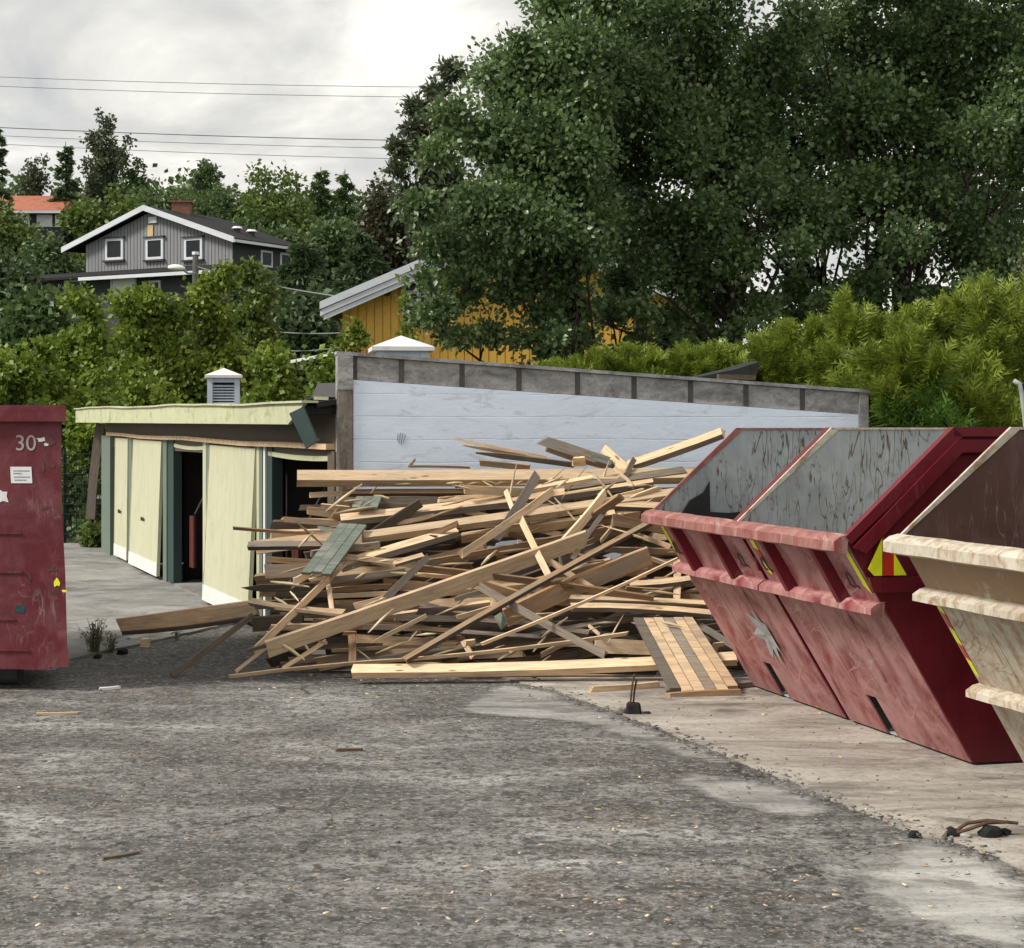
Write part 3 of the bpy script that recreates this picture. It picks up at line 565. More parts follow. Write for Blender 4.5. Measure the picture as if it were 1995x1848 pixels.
# scrap of felt and timber lying on the wall top
fl = thing('roofing_scrap', 'bent black roofing felt scrap lying on the wall parapet', 'scrap', wpt(1430, 738))
MB().add([wpt(1368, 734, -0.1), wpt(1440, 719, -0.1), wpt(1488, 704, -0.12), wpt(1478, 742, -0.1), wpt(1368, 733, -0.5), wpt(1440, 716, -0.5), wpt(1488, 701, -0.5), wpt(1478, 739, -0.5)], [(0, 1, 5, 4), (1, 2, 6, 5), (0, 3, 2, 1), (4, 5, 6, 7), (2, 3, 7, 6), (0, 4, 7, 3)]).build('felt_sheet', 'roof_felt', fl)
MB().bar(wpt(1402, 734, -0.06), wpt(1474, 736, -0.06), 0.08, 0.05).build('batten', 'dark', fl)

# ------------------------------------------------------------------ skips
SL = V3(0.967, 0.256, 0).normalized(); SW = V3(-SL.y, SL.x, 0)
def skip(label, O, mats, rails, ribs, slots, W=1.64, lipz=1.37, lipl=-0.84, seed=0, hooks=(), kink=False, chev=False):
    rnd = random.Random(seed)
    o = thing('skip_container', label, 'skip', O)
    mf, ms, mr, mi_, = mats
    S = lambda l, w, z: Vector(O) + SL * l + SW * w + V3(0, 0, z)
    nl = math.hypot(lipz, lipl); n_out = (-lipz / nl, lipl / nl)          # outward normal of the front plate in (l, z)
    def fp(w, q, out=0.0): return S(lipl * q + n_out[0] * out, w, max(0.012, lipz * q + n_out[1] * out))
    T = 0.012
    def plate(w0, w1, q0, q1, o0, o1): return MB().hexa([fp(w0, q0, o1), fp(w1, q0, o1), fp(w1, q0, o0), fp(w0, q0, o0), fp(w0, q1, o1), fp(w1, q1, o1), fp(w1, q1, o0), fp(w0, q1, o0)])
    # front plate with pocket openings near the ground
    fm = MB(); ws_ = [0.002]
    for (a, b_, q) in slots: ws_ += [a, b_]
    ws_.append(W - 0.002); qs = slots[0][2] if slots else 0.25
    for i in range(0, len(ws_) - 1, 2):
        p = plate(ws_[i], ws_[i + 1], 0.012, qs, -T, 0.0); fm.add(p.v, p.f)
    p = plate(0.002, W - 0.002, qs, 1.0, -T, 0.0); fm.add(p.v, p.f)
    fm.build('front_plate', [mf, mi_], o)
    for (a, b_, q) in slots:
        mb = MB(); p = plate(a - 0.02, b_ + 0.02, 0.02, q + 0.02, -0.16, -0.14); mb.add(p.v, p.f)
        p = plate(a - 0.025, a - 0.002, 0.02, q + 0.02, -0.14, -T - 0.002); mb.add(p.v, p.f); p = plate(b_ + 0.002, b_ + 0.025, 0.02, q + 0.02, -0.14, -T - 0.002); mb.add(p.v, p.f)
        mb.build('fork_pocket', 'interior', o)
    # weld seam strips on the front, each a shallow fold
    for w in (W * 0.36, W * 0.70):
        plate(w - 0.006, w + 0.006, 0.28, rails[0][0] - 0.02 if rails else 0.6, 0.0005, 0.004).build('weld_seam', mf, o)
    prof = [(0, 0.015), (lipl, lipz), (-0.15, 2.0), (2.75, 2.0), (2.75, 1.75), (2.0, 0.015)]
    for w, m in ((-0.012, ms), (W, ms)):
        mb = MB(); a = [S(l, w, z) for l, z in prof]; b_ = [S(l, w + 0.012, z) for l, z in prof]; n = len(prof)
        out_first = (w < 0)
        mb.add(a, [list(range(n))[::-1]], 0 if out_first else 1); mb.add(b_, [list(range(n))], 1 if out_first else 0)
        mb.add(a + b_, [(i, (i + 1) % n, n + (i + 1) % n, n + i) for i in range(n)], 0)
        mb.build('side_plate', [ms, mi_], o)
    MB().box(S(0.01, 0.002, 0.012), SL * 1.98, SW * (W - 0.004), V3(0, 0, 0.012)).build('floor_plate', mi_, o)
    MB().hexa([S(2.0, 0.002, 0.02), S(2.012, 0.002, 0.02), S(2.012, W - 0.002, 0.02), S(2.0, W - 0.002, 0.02), S(2.74, 0.002, 1.99), S(2.752, 0.002, 1.99), S(2.752, W - 0.002, 1.99), S(2.74, W - 0.002, 1.99)]).build('back_plate', mi_, o)
    # rims along the top of both sides
    for w in (-0.05, W - 0.012):
        ww = 0.062 if w < 0 else 0.022; mb = MB()
        th = 0.055 if w < 0 else 0.014
        a, b_, c_ = (lipl, lipz), (-0.15, 2.0), (2.75, 2.0); d = (0.74, 0.67); nn = (0.67 * th, -0.74 * th)
        e = (b_[0] + 0.02 + th * 0.2, b_[1] - th)
        mb.hexa([S(a[0], w, a[1]), S(a[0] + nn[0], w, a[1] + nn[1]), S(a[0] + nn[0], w + ww, a[1] + nn[1]), S(a[0], w + ww, a[1]), S(b_[0], w, b_[1] + 0.004), S(e[0] + 0.03, w, e[1] + 0.004), S(e[0] + 0.03, w + ww, e[1] + 0.004), S(b_[0], w + ww, b_[1] + 0.004)])
        mb.hexa([S(b_[0] + 0.001, w, 2.004 - th), S(c_[0], w, 2.004 - th), S(c_[0], w + ww, 2.004 - th), S(b_[0] + 0.001, w + ww, 2.004 - th), S(b_[0] + 0.001, w, 2.004), S(c_[0], w, 2.004), S(c_[0], w + ww, 2.004), S(b_[0] + 0.001, w + ww, 2.004)])
        mb.build('side_rim', ('beige_rail' if seed == 1 else mr) if w > 0 or mf == 'beige' else 'skip_red_shade', o)
    if not kink:
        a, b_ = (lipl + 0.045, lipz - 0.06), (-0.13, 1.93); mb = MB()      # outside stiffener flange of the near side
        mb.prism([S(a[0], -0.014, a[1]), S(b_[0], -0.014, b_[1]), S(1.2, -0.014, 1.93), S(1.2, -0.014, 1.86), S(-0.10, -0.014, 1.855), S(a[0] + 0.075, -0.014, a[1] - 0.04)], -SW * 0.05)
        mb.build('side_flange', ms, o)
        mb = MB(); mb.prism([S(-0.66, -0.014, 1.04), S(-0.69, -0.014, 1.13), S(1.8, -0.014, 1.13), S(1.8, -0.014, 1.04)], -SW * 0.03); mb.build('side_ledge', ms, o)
    # rails across the front: first the lip then the ledges
    def rail(q, dp, ht, name, ov=0.02):
        nseg = 7; mb = MB()
        for i in range(nseg):
            w0 = -ov + (W + 2 * ov) * i / nseg; w1 = -ov + (W + 2 * ov) * (i + 1) / nseg
            d0 = dp + 0.002 * math.sin(i * 1.7 + seed); d1 = dp + 0.002 * math.sin((i + 1) * 1.7 + seed); k0 = 0.002 * math.sin(i * 2.3 + seed); k1 = 0.002 * math.sin((i + 1) * 2.3 + seed)
            lq = lipl * q; zq = lipz * q
            def sec(w, dd, k): return [S(lq + 0.01, w, zq - ht + k), S(lq - dd, w, zq - ht + 0.02 + k), S(lq - dd, w, zq - 0.028 + k), S(lq - dd * 0.45 , w, zq + k), S(lq + 0.02, w, zq + 0.012 + k)]
            s0, s1 = sec(w0, d0, k0), sec(w1, d1, k1); mb.add(s0 + s1, [(j, (j + 1) % 5, 5 + (j + 1) % 5, 5 + j) for j in range(5)] + ([(4, 3, 2, 1, 0)] if i == 0 else []) + ([(5, 6, 7, 8, 9)] if i == nseg - 1 else []))
        mb.build(name, mf if (name == 'ledge_rail' and mf != 'beige') else mr, o)
    rail(1.0, 0.07, 0.105, 'lip_rail', 0.045)
    for (q, dp, ht) in rails: rail(q, dp, ht, 'ledge_rail')
    q1 = rails[0][0] if rails else 0.7
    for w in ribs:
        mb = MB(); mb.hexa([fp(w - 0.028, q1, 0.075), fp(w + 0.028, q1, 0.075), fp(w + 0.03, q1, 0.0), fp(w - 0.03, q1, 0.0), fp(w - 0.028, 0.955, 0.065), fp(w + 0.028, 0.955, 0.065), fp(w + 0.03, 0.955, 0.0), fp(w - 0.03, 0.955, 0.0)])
        mb.build('rib', ms, o)  # on red skips the darker red paints in the ribs' shaded flank
    for w in hooks:
        q = q1 + 0.075; pts = []
        for k in range(7):
            t = math.pi * k / 6; pts.append(fp(w + 0.035 * math.cos(t), q + 0.055 * math.sin(t), 0.016))
        MB().tube([fp(w + 0.035, q - 0.02, 0.0)] + pts + [fp(w - 0.035, q - 0.02, 0.0)], 0.0055, 6).build('hook', 'wire', o)
    return o, S, fp
def strip(fp, par, w0, w1, q0, q1, mats=('tape_yellow', 'tape_red'), n=3, out=0.003):
    for i in range(n):
        a = q0 + (q1 - q0) * i / n; b = q0 + (q1 - q0) * (i + 1) / n - 0.002; sk = (q1 - q0) / n * 0.5
        MB().hexa([fp(w0, a, out + 0.002), fp(w1, a + sk * 0.4, out + 0.002), fp(w1, a + sk * 0.4, out), fp(w0, a, out), fp(w0, b, out + 0.002), fp(w1, b + sk * 0.4, out + 0.002), fp(w1, b + sk * 0.4, out), fp(w0, b, out)]).build('reflective_strip', mats[i % 2] if n > 1 else mats[0], par)
OB = V3(2.73, 10.65, 0.012)
redm = ('skip_red', 'skip_red_shade', 'skip_rail', 'skip_in')
skB, SB, fB = skip('faded red skip with tan rubble inside and a yellow red chevron on its flank', OB, ('skip_red', 'skip_red_shade', 'skip_rail', 'skip_in'), [(0.71, 0.07, 0.085)], (0.42, 1.19), [(0.93, 1.08, 0.20)], seed=1, hooks=(0.2, 1.5))
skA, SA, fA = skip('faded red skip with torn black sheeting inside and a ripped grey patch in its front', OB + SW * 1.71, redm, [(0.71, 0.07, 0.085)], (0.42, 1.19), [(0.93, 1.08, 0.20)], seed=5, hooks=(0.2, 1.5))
OC = V3(2.87, 10.12, 0.012) - SW * 1.64 + SL * 0.08
skC, SC, fC = skip('rust stained beige skip with three horizontal ledges beside the red skips', OC, ('beige', 'beige', 'beige_rail', 'skip_in_rusty'), [(0.79, 0.08, 0.085), (0.40, 0.08, 0.085)], (), [], lipz=1.40, lipl=-0.84, seed=9, kink=True)
strip(fB, skB, 0.03, 0.085, 0.75, 0.94, n=1); strip(fB, skB, 1.50, 1.56, 0.75, 0.93, n=3)
strip(fA, skA, 1.56, 1.61, 0.76, 0.93, n=1)
strip(fC, skC, 1.585, 1.625, 0.44, 0.755, n=5)
# chevron plate on B's near flank (l, z) polygons
def flank(S, par, poly, m, out=0.018): MB().prism([S(l, -0.012 - out, z) for l, z in poly], -SW * 0.003).build('chevron_patch', m, par)
flank(SB, skB, [(-0.70, 1.18), (-0.61, 1.36), (-0.61, 1.14), (-0.66, 1.14)], 'tape_yellow', 0.034)
flank(SB, skB, [(-0.605, 1.37), (-0.55, 1.32), (-0.47, 1.14), (-0.605, 1.14)], 'tape_red', 0.034)
flank(SB, skB, [(-0.535, 1.27), (-0.455, 1.14), (-0.535 + 0.0, 1.14)], 'tape_yellow', 0.038)
# ripped patch on A's front: bent grey flaps
def ripped():
    c = (0.62, 0.385); pts = []
    for k in range(14):
        t = 2 * math.pi * k / 14; r = 0.19 if k % 2 == 0 else 0.10; pts.append(fA(c[0] + r * 1.0 * math.cos(t) * random.uniform(0.75, 1.15), c[1] + r * 0.85 * math.sin(t) * random.uniform(0.8, 1.1), 0.006 + (0.022 if k % 2 == 0 else 0.003)))
    n = len(pts); mid = fA(c[0], c[1], 0.003); back = [p - (fA(0.6, 0.4, 0.01) - fA(0.6, 0.4, 0)) * 0.4 for p in pts]
    mb = MB(); mb.add(pts + [mid], [(i, (i + 1) % n, n) for i in range(n)]); mb.build('ripped_patch', 'steel', skA)
ripped()
# interior: torn black sheeting in A, tan rubble in B
def ragged(S, pts, m, name, label, cat):
    o = MB().prism([S(l, w, z) for l, w, z in pts], SW * -0.015).build(name, m, origin=S(*pts[0])); return tag(o, label, cat)
wi = 1.62
ragged(SA, [(-0.62, wi, 1.20), (-0.60, wi, 1.36), (-0.54, wi, 1.45), (-0.43, wi, 1.51), (-0.38, wi, 1.595), (-0.375, wi, 1.36), (-0.22, wi, 1.35), (-0.10, wi, 1.36), (0.0, wi, 1.42), (0.12, wi, 1.44), (0.2, wi, 1.36), (0.3, wi, 1.42), (0.42, wi, 1.36), (0.48, wi, 1.15)], 'black', 'plastic_sheet', 'torn black plastic sheeting hanging inside the far red skip', 'sheeting')
def rubble():
    n = 16; m = 12; v = []; f = []
    for j in range(m + 1):
        for i in range(n + 1):
            l = -0.42 + 1.9 * i / n; w = 0.05 + 1.2 * j / m
            h = 0.95 + 0.50 * sstep((l + 0.45) / 0.9) * math.exp(-((w - 0.25) / 0.45) ** 2) + random.uniform(-0.03, 0.03)
            l2 = max(l, -0.80 * min(h, 1.3) / 1.37 + 0.05); v.append(SB(l2, w, h))
    for j in range(m):
        for i in range(n): f.append([j * (n + 1) + i, j * (n + 1) + i + 1, (j + 1) * (n + 1) + i + 1, (j + 1) * (n + 1) + i])
    mb = MB(); mb.add(v, f); o = mb.build('rubble_heap', 'slab', origin=SB(0.3, 0.6, 0.9)); tag(o, 'heap of tan rubble and plaster inside the red skip', 'rubble')
rubble()

# ------------------------------------------------------------------ big bin on the left
BX = V3(math.cos(R(-3)), math.sin(R(-3)), 0); BYv = V3(-0.27, 0.963, 0)
BO = P(128, 838, 13.75); BO.z = 0
def bp(x, y, z): return BO + BX * x + BYv * y + V3(0, 0, z)           # x to the right along the face (0 = right edge), y back
bn = thing('waste_bin', 'battered crimson waste bin with white number 30 and a white sticker', 'bin', bp(-1.2, 2, 0))
z_t = EYE + (838 - 822) * 13.75 / F; z_b = EYE - (1305 - 838) * 13.75 / F; zr = EYE + (838 - 790) * 13.75 / F
def bhex(x0a, x1a, x0b, x1b, y0, y1, za, zb):
    return MB().hexa([bp(x0a, y0, za), bp(x1a, y0, za), bp(x1a, y1, za), bp(x0a, y1, za), bp(x0b, y0, zb), bp(x1b, y0, zb), bp(x1b, y1, zb), bp(x0b, y1, zb)])
mb = MB(); xr = lambda z: 0.052 * (z_t - z) / (z_t - z_b) - 0.035       # right edge flares downward
zch = z_b + 0.14
front = [bp(-2.35, 0, z_b), bp(-0.12, 0, z_b), bp(xr(zch), 0, zch), bp(xr(0.9), 0, 0.9), bp(xr(1.4) - 0.012, 0, 1.4), bp(xr(z_t), 0, z_t), bp(-2.35, 0, z_t)]
mb.prism(front, BYv * 5.0); mb.build('body', 'bin_red', bn)
bhex(-2.42, 0.0, -2.42, 0.0, -0.07, 5.06, z_t + 0.001, zr).build('rim', 'bin_red', bn)
bhex(-0.13, xr(zch) + 0.012, -0.10, xr(zch) + 0.012, -0.012, 0.5, z_b + 0.02, zch - 0.012).build('corner_foot', 'bin_red', bn)
for yy in (0.35, 4.4):
    for x in (-1.95, -0.45):
        MB().tube([bp(x - 0.1, yy, 0.10), bp(x + 0.1, yy, 0.10)], 0.095, 14).build('roller', 'wire', bn)
        bhex(x - 0.13, x - 0.105, x - 0.13, x - 0.105, yy - 0.06, yy + 0.06, 0.06, z_b + 0.01).build('roller_bracket', 'bin_red', bn)
def bxp(px): return (px - 128) * 13.75 / F
def bzp(py): return EYE - (py - HZ) * 13.75 / F
for (py, px) in ((1040, 40), (1116, 44), (1208, 28), (1268, 56)):
    bhex(-2.3, bxp(px), -2.3, bxp(px), -0.012, 0.0, bzp(py) - 0.006, bzp(py) + 0.006).build('ridge', 'bin_red', bn)
bhex(bxp(20), bxp(62), bxp(18), bxp(60), -0.004, -0.001, bzp(942), bzp(910)).build('sticker', 'sticker', bn)
mb = MB()
for k, (y, x0, x1) in enumerate(((917, 24, 56), (922, 24, 40), (929, 25, 57), (935, 26, 50))):
    p = bhex(bxp(x0), bxp(x1), bxp(x0), bxp(x1), -0.006, -0.0045, bzp(y + 1.6), bzp(y)); mb.add(p.v, p.f)
mb.build('sticker_print', 'ink', bn)
def splat(name, ctr, rx, rz, m, n=11, seed=1, par=None):
    r_ = random.Random(seed); pts = []
    for k in range(n):
        t = 2 * math.pi * k / n; q = r_.uniform(0.45, 1.15); pts.append(bp(bxp(ctr[0] + rx * q * math.cos(t)), -0.0035, bzp(ctr[1] + rz * q * math.sin(t))))
    MB().prism(pts, BYv * 0.002).build(name, m, bn)
splat('torn_label', (79, 857), 12, 5, 'sticker', 12, 3); splat('torn_label', (90, 866), 5, 3.5, 'sticker', 7, 5); splat('paint_scab', (98, 862), 13, 9, 'skip_in_rusty', 11, 9)
splat('yellow_label_scrap', (110, 1136), 6, 11, 'tape_yellow', 11, 2); splat('yellow_label_scrap', (124, 1152), 7, 3, 'tape_yellow', 8, 6); splat('teal_smear', (40, 1188), 13, 13, 'teal', 13, 4)
splat('white_label_scrap', (2, 968), 15, 16, 'sticker', 9, 8)
for s_, (x, y, a, b_) in enumerate(((83, 910, 3, 12), (103, 908, 6, 4), (85, 990, 8, 5), (57, 1125, 3, 10), (100, 1110, 12, 4), (104, 1155, 7, 4))): splat('rust_chip', (x, y), a, b_, 'rust', 9, 20 + s_)
tx = bpy.data.curves.new('number', 'FONT'); tx.body = '30'; tx.size = 0.17; tx.extrude = 0.0008
to = bpy.data.objects.new('number_text', tx); COL.objects.link(to); bpy.context.view_layer.update()
me = bpy.data.meshes.new_from_object(to.evaluated_get(bpy.context.evaluated_depsgraph_get())); bpy.data.objects.remove(to)
me.materials.clear(); me.materials.append(M['ink_white'] if 'ink_white' in M else mat_paint('worn_white_stencil', (0.40, 0.35, 0.35), (0.16, 0.06, 0.065), 0.9, (9, 9, 9), 4))
no = bpy.data.objects.new('number_stencil', me); COL.objects.link(no); no.parent = bn
pz = bp(bxp(27), -0.0035, bzp(878)) - bn.location; no.matrix_local = Matrix.Translation(pz) @ Matrix(((BX.x, 0, BX.y, 0), (BX.y, 0, -BX.x, 0), (0, 1, 0, 0), (0, 0, 0, 1)))

# ------------------------------------------------------------------ timber pile
PG = 'planks in the timber heap'
def plank(a, b, w, t, m, label=None, roll=0.0, group=None, jagg=0.02, name='plank', cat='plank', split=None, bow=0.0):
    a, b = Vector(a), Vector(b); X = (b - a); L = X.length; X.normalize()
    view = V3(0, 1, 0); Z = view - X * view.dot(X)
    Z = X.cross(view).normalized() if X.cross(view).length > 0.05 else V3(0, 0, 1)
    if Z.z < 0 or (abs(Z.z) < 0.15 and Z.x < 0): Z = -Z
    Yv = Z.cross(X).normalized()
    Rm = Matrix.Rotation(roll, 3, 'X')
    rot = Matrix((X, Yv, Z)).transposed() @ Rm
    n = 4; vs = []; r_ = random; bow_ = bow + r_.gauss(0, 0.009) * min(2.0, L)
    e0 = [r_.uniform(-jagg, jagg) for _ in range(4)]; e1 = [r_.uniform(-jagg, jagg) for _ in range(4)]
    for i in range(n + 1):
        x = -L / 2 + L * i / n; bw = bow_ * 4 * (i / n) * (1 - i / n); tw = 1 + r_.uniform(-0.06, 0.06)
        for k, (sy, sz) in enumerate(((-1, -1), (1, -1), (1, 1), (-1, 1))):
            xx = x + (e0[k] if i == 0 else e1[k] if i == n else 0); tp = 1.0
            if split and ((split & 1 and i == 0) or (split & 2 and i == n)): tp = 0.35
            vs.append((xx, sy * t / 2 * tp, sz * w / 2 * tp * tw + bw))
    fs = []; mi = []
    for i in range(n):
        for k in range(4):
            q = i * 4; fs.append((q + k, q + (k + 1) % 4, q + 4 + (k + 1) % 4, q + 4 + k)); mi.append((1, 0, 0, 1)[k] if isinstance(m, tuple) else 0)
    fs += [(3, 2, 1, 0), (n * 4, n * 4 + 1, n * 4 + 2, n * 4 + 3)]; mi += [0, 0]
    me = bpy.data.meshes.new(name); me.from_pydata(vs, [], fs)
    for q in (m if isinstance(m, tuple) else (m,)): me.materials.append(M[q])
    if isinstance(m, tuple): me.polygons.foreach_set('material_index', mi)
    me.update(); bm = bmesh.new(); bm.from_mesh(me); bmesh.ops.recalc_face_normals(bm, faces=bm.faces); bm.to_mesh(me); bm.free()
    o = bpy.data.objects.new(name, me); COL.objects.link(o)
    o.matrix_world = Matrix.Translation((a + b) / 2) @ rot.to_4x4()
    return tag(o, label, cat, group) if label else o
def Yp(y, dy=0.0): return 14.55 + max(0, 1312 - y) * 1.75 / 390 + dy
def PP(x, y, dy=0.0):
    p = P(x, y, Yp(y, dy)); return p
def r4(x, y): return (428.6 + x * 0.3125, 818.3 + y * 0.3125)
def r5(x, y): return (896.2 + x * 0.3125, 818.3 + y * 0.3125)
def put(r, x0, y0, x1, y1, h, kind='b', m='tan', label=None, dy=0.0, r2=None, jagg=0.015, split=None, dy2=None, name='plank', bow=0.0):
    a = r(x0, y0); b = (r2 or r)(x1, y1); dy2 = dy if dy2 is None else dy2
    A = PP(a[0], a[1], dy); B = PP(b[0], b[1], dy2); hm = h * 0.3125 * (A.y + B.y) / 2 / F
    if label is None: label = {'tan': 'loose tan', 'brown': 'loose brown', 'grey': 'loose weathered grey', 'dark': 'loose dark', 'pale': 'loose pale splintery', 'greenwood': 'loose grey green painted'}[m] + (' batten' if h < 27 else ' board' if h < 42 else ' plank') + ' lying across the open face of the timber heap'; g = PG + ', ' + label.split(' lying')[0]
    else: g = None
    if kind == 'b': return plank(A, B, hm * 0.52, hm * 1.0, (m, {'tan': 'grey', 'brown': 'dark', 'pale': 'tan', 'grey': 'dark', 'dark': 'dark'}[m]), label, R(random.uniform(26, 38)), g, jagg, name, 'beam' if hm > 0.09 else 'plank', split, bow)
    return plank(A, B, hm, max(0.016, hm * 0.32), m, label, R(random.uniform(2, 34)), g, jagg, name, 'plank', split, bow)
# --- the timbers that can be told apart
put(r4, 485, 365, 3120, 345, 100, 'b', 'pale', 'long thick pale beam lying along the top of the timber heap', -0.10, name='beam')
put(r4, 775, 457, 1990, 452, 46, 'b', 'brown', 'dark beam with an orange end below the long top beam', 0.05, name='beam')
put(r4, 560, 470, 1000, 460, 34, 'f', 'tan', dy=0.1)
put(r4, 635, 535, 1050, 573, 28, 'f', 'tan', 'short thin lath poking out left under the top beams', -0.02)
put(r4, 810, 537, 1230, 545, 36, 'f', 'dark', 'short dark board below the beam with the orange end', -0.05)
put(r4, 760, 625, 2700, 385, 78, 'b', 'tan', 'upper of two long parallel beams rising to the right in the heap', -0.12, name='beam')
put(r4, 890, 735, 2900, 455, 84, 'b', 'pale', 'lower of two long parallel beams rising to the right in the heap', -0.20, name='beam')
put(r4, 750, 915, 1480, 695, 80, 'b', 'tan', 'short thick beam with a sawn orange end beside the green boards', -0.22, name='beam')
put(r4, 570, 835, 990, 780, 44, 'f', 'grey', 'grey board lying across the grey green boards', -0.30)
put(r4, 80, 675, 660, 714, 20, 'f', 'brown', 'thin brown stick poking out towards the yellow garage door', -0.05)
put(r4, 178, 787, 660, 782, 54, 'b', 'grey', 'short grey beam poking out left in front of the doorway', -0.05, name='beam')
put(r4, 545, 737, 700, 745, 26, 'f', 'pale')
put(r4, 150, 1052, 640, 1038, 48, 'f', 'dark', 'dark brown splintered board poking out at the left of the heap', -0.05, split=1, jagg=0.05)
put(r4, 600, 1008, 1150, 945, 40, 'f', 'grey', 'grey board under the sloping green boards', -0.25)
put(r4, 215, 1440, 760, 905, 46, 'f', 'tan', 'tan plank leaning up from the ground at the left end', -0.30, dy2=-0.32)
put(r4, 185, 1135, 770, 1205, 52, 'b', 'tan', 'short pale board tilting down to the right at the left end', -0.32)
put(r4, 345, 1172, 760, 1220, 20, 'f', 'pale', dy=-0.33)
put(r4, 300, 1428, 780 + 1497, 742, 100, 'f', 'pale', 'very long wide golden board slanting up across the heap', -0.36, jagg=0.03)
put(r4, 1250, 925, 1200 + 1497, 1118, 48, 'f', 'brown', 'long brown board sagging down to the right across the heap', -0.30, bow=0.03)
put(r4, 1035, 1112, 1295, 858, 44, 'f', 'grey', 'short grey plank standing on the wide golden board', -0.42)
put(r4, 1280, 900, 2560, 660, 52, 'f', 'brown', 'brown board behind the short grey plank', -0.22)
put(r5, 10, 838, 572, 448, 46, 'f', 'tan', 'tan board crossing over the two parallel beams', -0.46, jagg=0.03)
put(r5, 215, 750, 482, 338, 58, 'f', 'grey', 'grey knotty board crossing behind a tan board on the beams', -0.34, jagg=0.03)
put(r5, 285, 440, 330, 560, 34, 'f', 'pale', dy=-0.33)
put(r5, 375, 610, 553, 972, 42, 'f', 'pale', 'short pale spotted board standing steeply in the heap', -0.42)
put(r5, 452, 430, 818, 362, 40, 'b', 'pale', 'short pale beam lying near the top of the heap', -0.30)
put(r5, 645, 765, 905, 458, 58, 'f', 'pale', 'wide tan board leaning up near the red skip', -0.30)
put(r5, -345, 1500, 1190, 640, 46, 'b', 'brown', 'very long brown batten slanting from the ground up to the red skip', -0.50, dy2=-0.35, name='batten')
put(r5, 280, 1235, 1180, 845, 118, 'f', 'brown', 'wide orange brown board behind the long brown batten', -0.22)
put(r5, 118, 1035, 905, 1468, 48, 'f', 'grey', 'grey brown board slanting down to the long bottom beam', -0.42)
put(r5, 138, 1397, 1352, 868, 19, 'f', 'pale', 'thin pale pole slanting up to the yellow striped red skip', -0.55, name='pole')
put(r5, 690, 1112, 1560, 1150, 44, 'b', 'tan', dy=-0.25); put(r5, 690, 1168, 1570, 1212, 56, 'b', 'tan', 'pale beam lying above the planked panel', -0.22, name='beam')
put(r5, 1065, 1030, 1440, 995, 56, 'b', 'tan', 'short pale block of beam beside the skip edge', -0.18, name='beam')
put(r5, 1040, 1052, 1270, 1068, 34, 'f', 'brown', dy=-0.2)
put(r4, 820, 1568, 1725 + 1497, 1488, 86, 'b', 'pale', 'very long pale beam lying along the ground before the heap', -0.42, name='beam')
put(r4, 845, 1692, 1050, 1603, 46, 'f', 'tan', 'short tan offcut poking out under the long ground beam', -0.10); put(r4, 826, 1645, 888, 1600, 50, 'f', 'pale', dy=-0.1)
put(r4, 60, 1600, 1200, 1492, 20, 'f', 'tan', 'thin lath lying on the ground before the heap', -0.26, name='lath')
put(r4, 1190, 1492, 1045 + 1497, 1332, 22, 'f', 'tan', 'thin lath running along above the ground beam', -0.40, name='lath')
put(r4, 950, 1387, 1285, 1222, 26, 'f', 'pale', 'short round pale pole poking out below the golden board', -0.46, split=1)
put(r4, 95, 1572, 330, 1392, 20, 'f', 'tan', dy=-0.1); put(r4, 390, 1552, 660, 1380, 24, 'f', 'tan', dy=-0.2); put(r4, 165, 1440, 330, 1395, 26, 'f', 'grey', dy=-0.33)
put(r4, 818, 1330, 826, 1520, 46, 'f', 'brown', 'short upright brown post under the golden board', -0.12)
put(r4, 310, 1292, 610, 1285, 30, 'f', 'tan', dy=-0.2); put(r4, 676, 1030, 706, 1240, 30, 'f', 'pale', dy=-0.24); put(r4, 770, 1330, 850, 1330, 26, 'f', 'brown', dy=-0.14)
put(r5, 525, 132, 965, 275, 64, 'f', 'grey', 'grey board with a broken end jutting up on top of the heap', -0.05, jagg=0.06)
put(r5, 560, 185, 900, 285, 40, 'f', 'brown', dy=0.05, jagg=0.05)
put(r5, -52, 118, 540, 238, 20, 'f', 'pale', 'thin pale splinter sticking out against the whitewashed wall', 0.0, split=1)
put(r5, 20, 160, 560, 262, 18, 'f', 'brown', dy=0.05, split=1); put(r5, 118, 208, 720, 282, 36, 'f', 'grey', 'splintered grey board fanned out on top of the heap', 0.0, split=1, jagg=0.05)
put(r5, 122, 268, 440, 300, 40, 'f', 'brown', dy=0.05); put(r5, -320, 290, 60, 298, 14, 'f', 'brown', dy=0.0); put(r5, -305, 280, -280, 245, 18, 'f', 'tan', dy=0.02)
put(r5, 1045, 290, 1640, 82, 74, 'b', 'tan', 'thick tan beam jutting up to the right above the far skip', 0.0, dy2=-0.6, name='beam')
put(r5, 895, 178, 1065, 325, 56, 'f', 'pale', 'short pale offcut crossing the top of the heap', -0.12); put(r5, 965, 300, 1082, 420, 28, 'f', 'pale', dy=-0.16); put(r5, 1035, 345, 1085, 245, 36, 'f', 'grey', dy=-0.18)
put(r5, 705, 262, 780, 258, 62, 'f', 'tan', 'small orange wood block standing on the top beam', -0.14, name='block')
put(r5, 820, 228, 942, 268, 34, 'f', 'greenwood', 'small dark green painted offcut on top of the heap', -0.1)
put(r5, 650, 430, 1400, 322, 66, 'b', 'grey', 'grey beam end right of the long top beam', -0.12, name='beam')
put(r5, 1060, 490, 1235, 428, 32, 'f', 'pale', dy=-0.25, split=1); put(r5, 930, 490, 1140, 440, 26, 'f', 'tan', dy=-0.2, split=1)
put(r5, 870, 530, 1290, 548, 60, 'b', 'tan', 'pale board reaching behind the skip lip', -0.22)
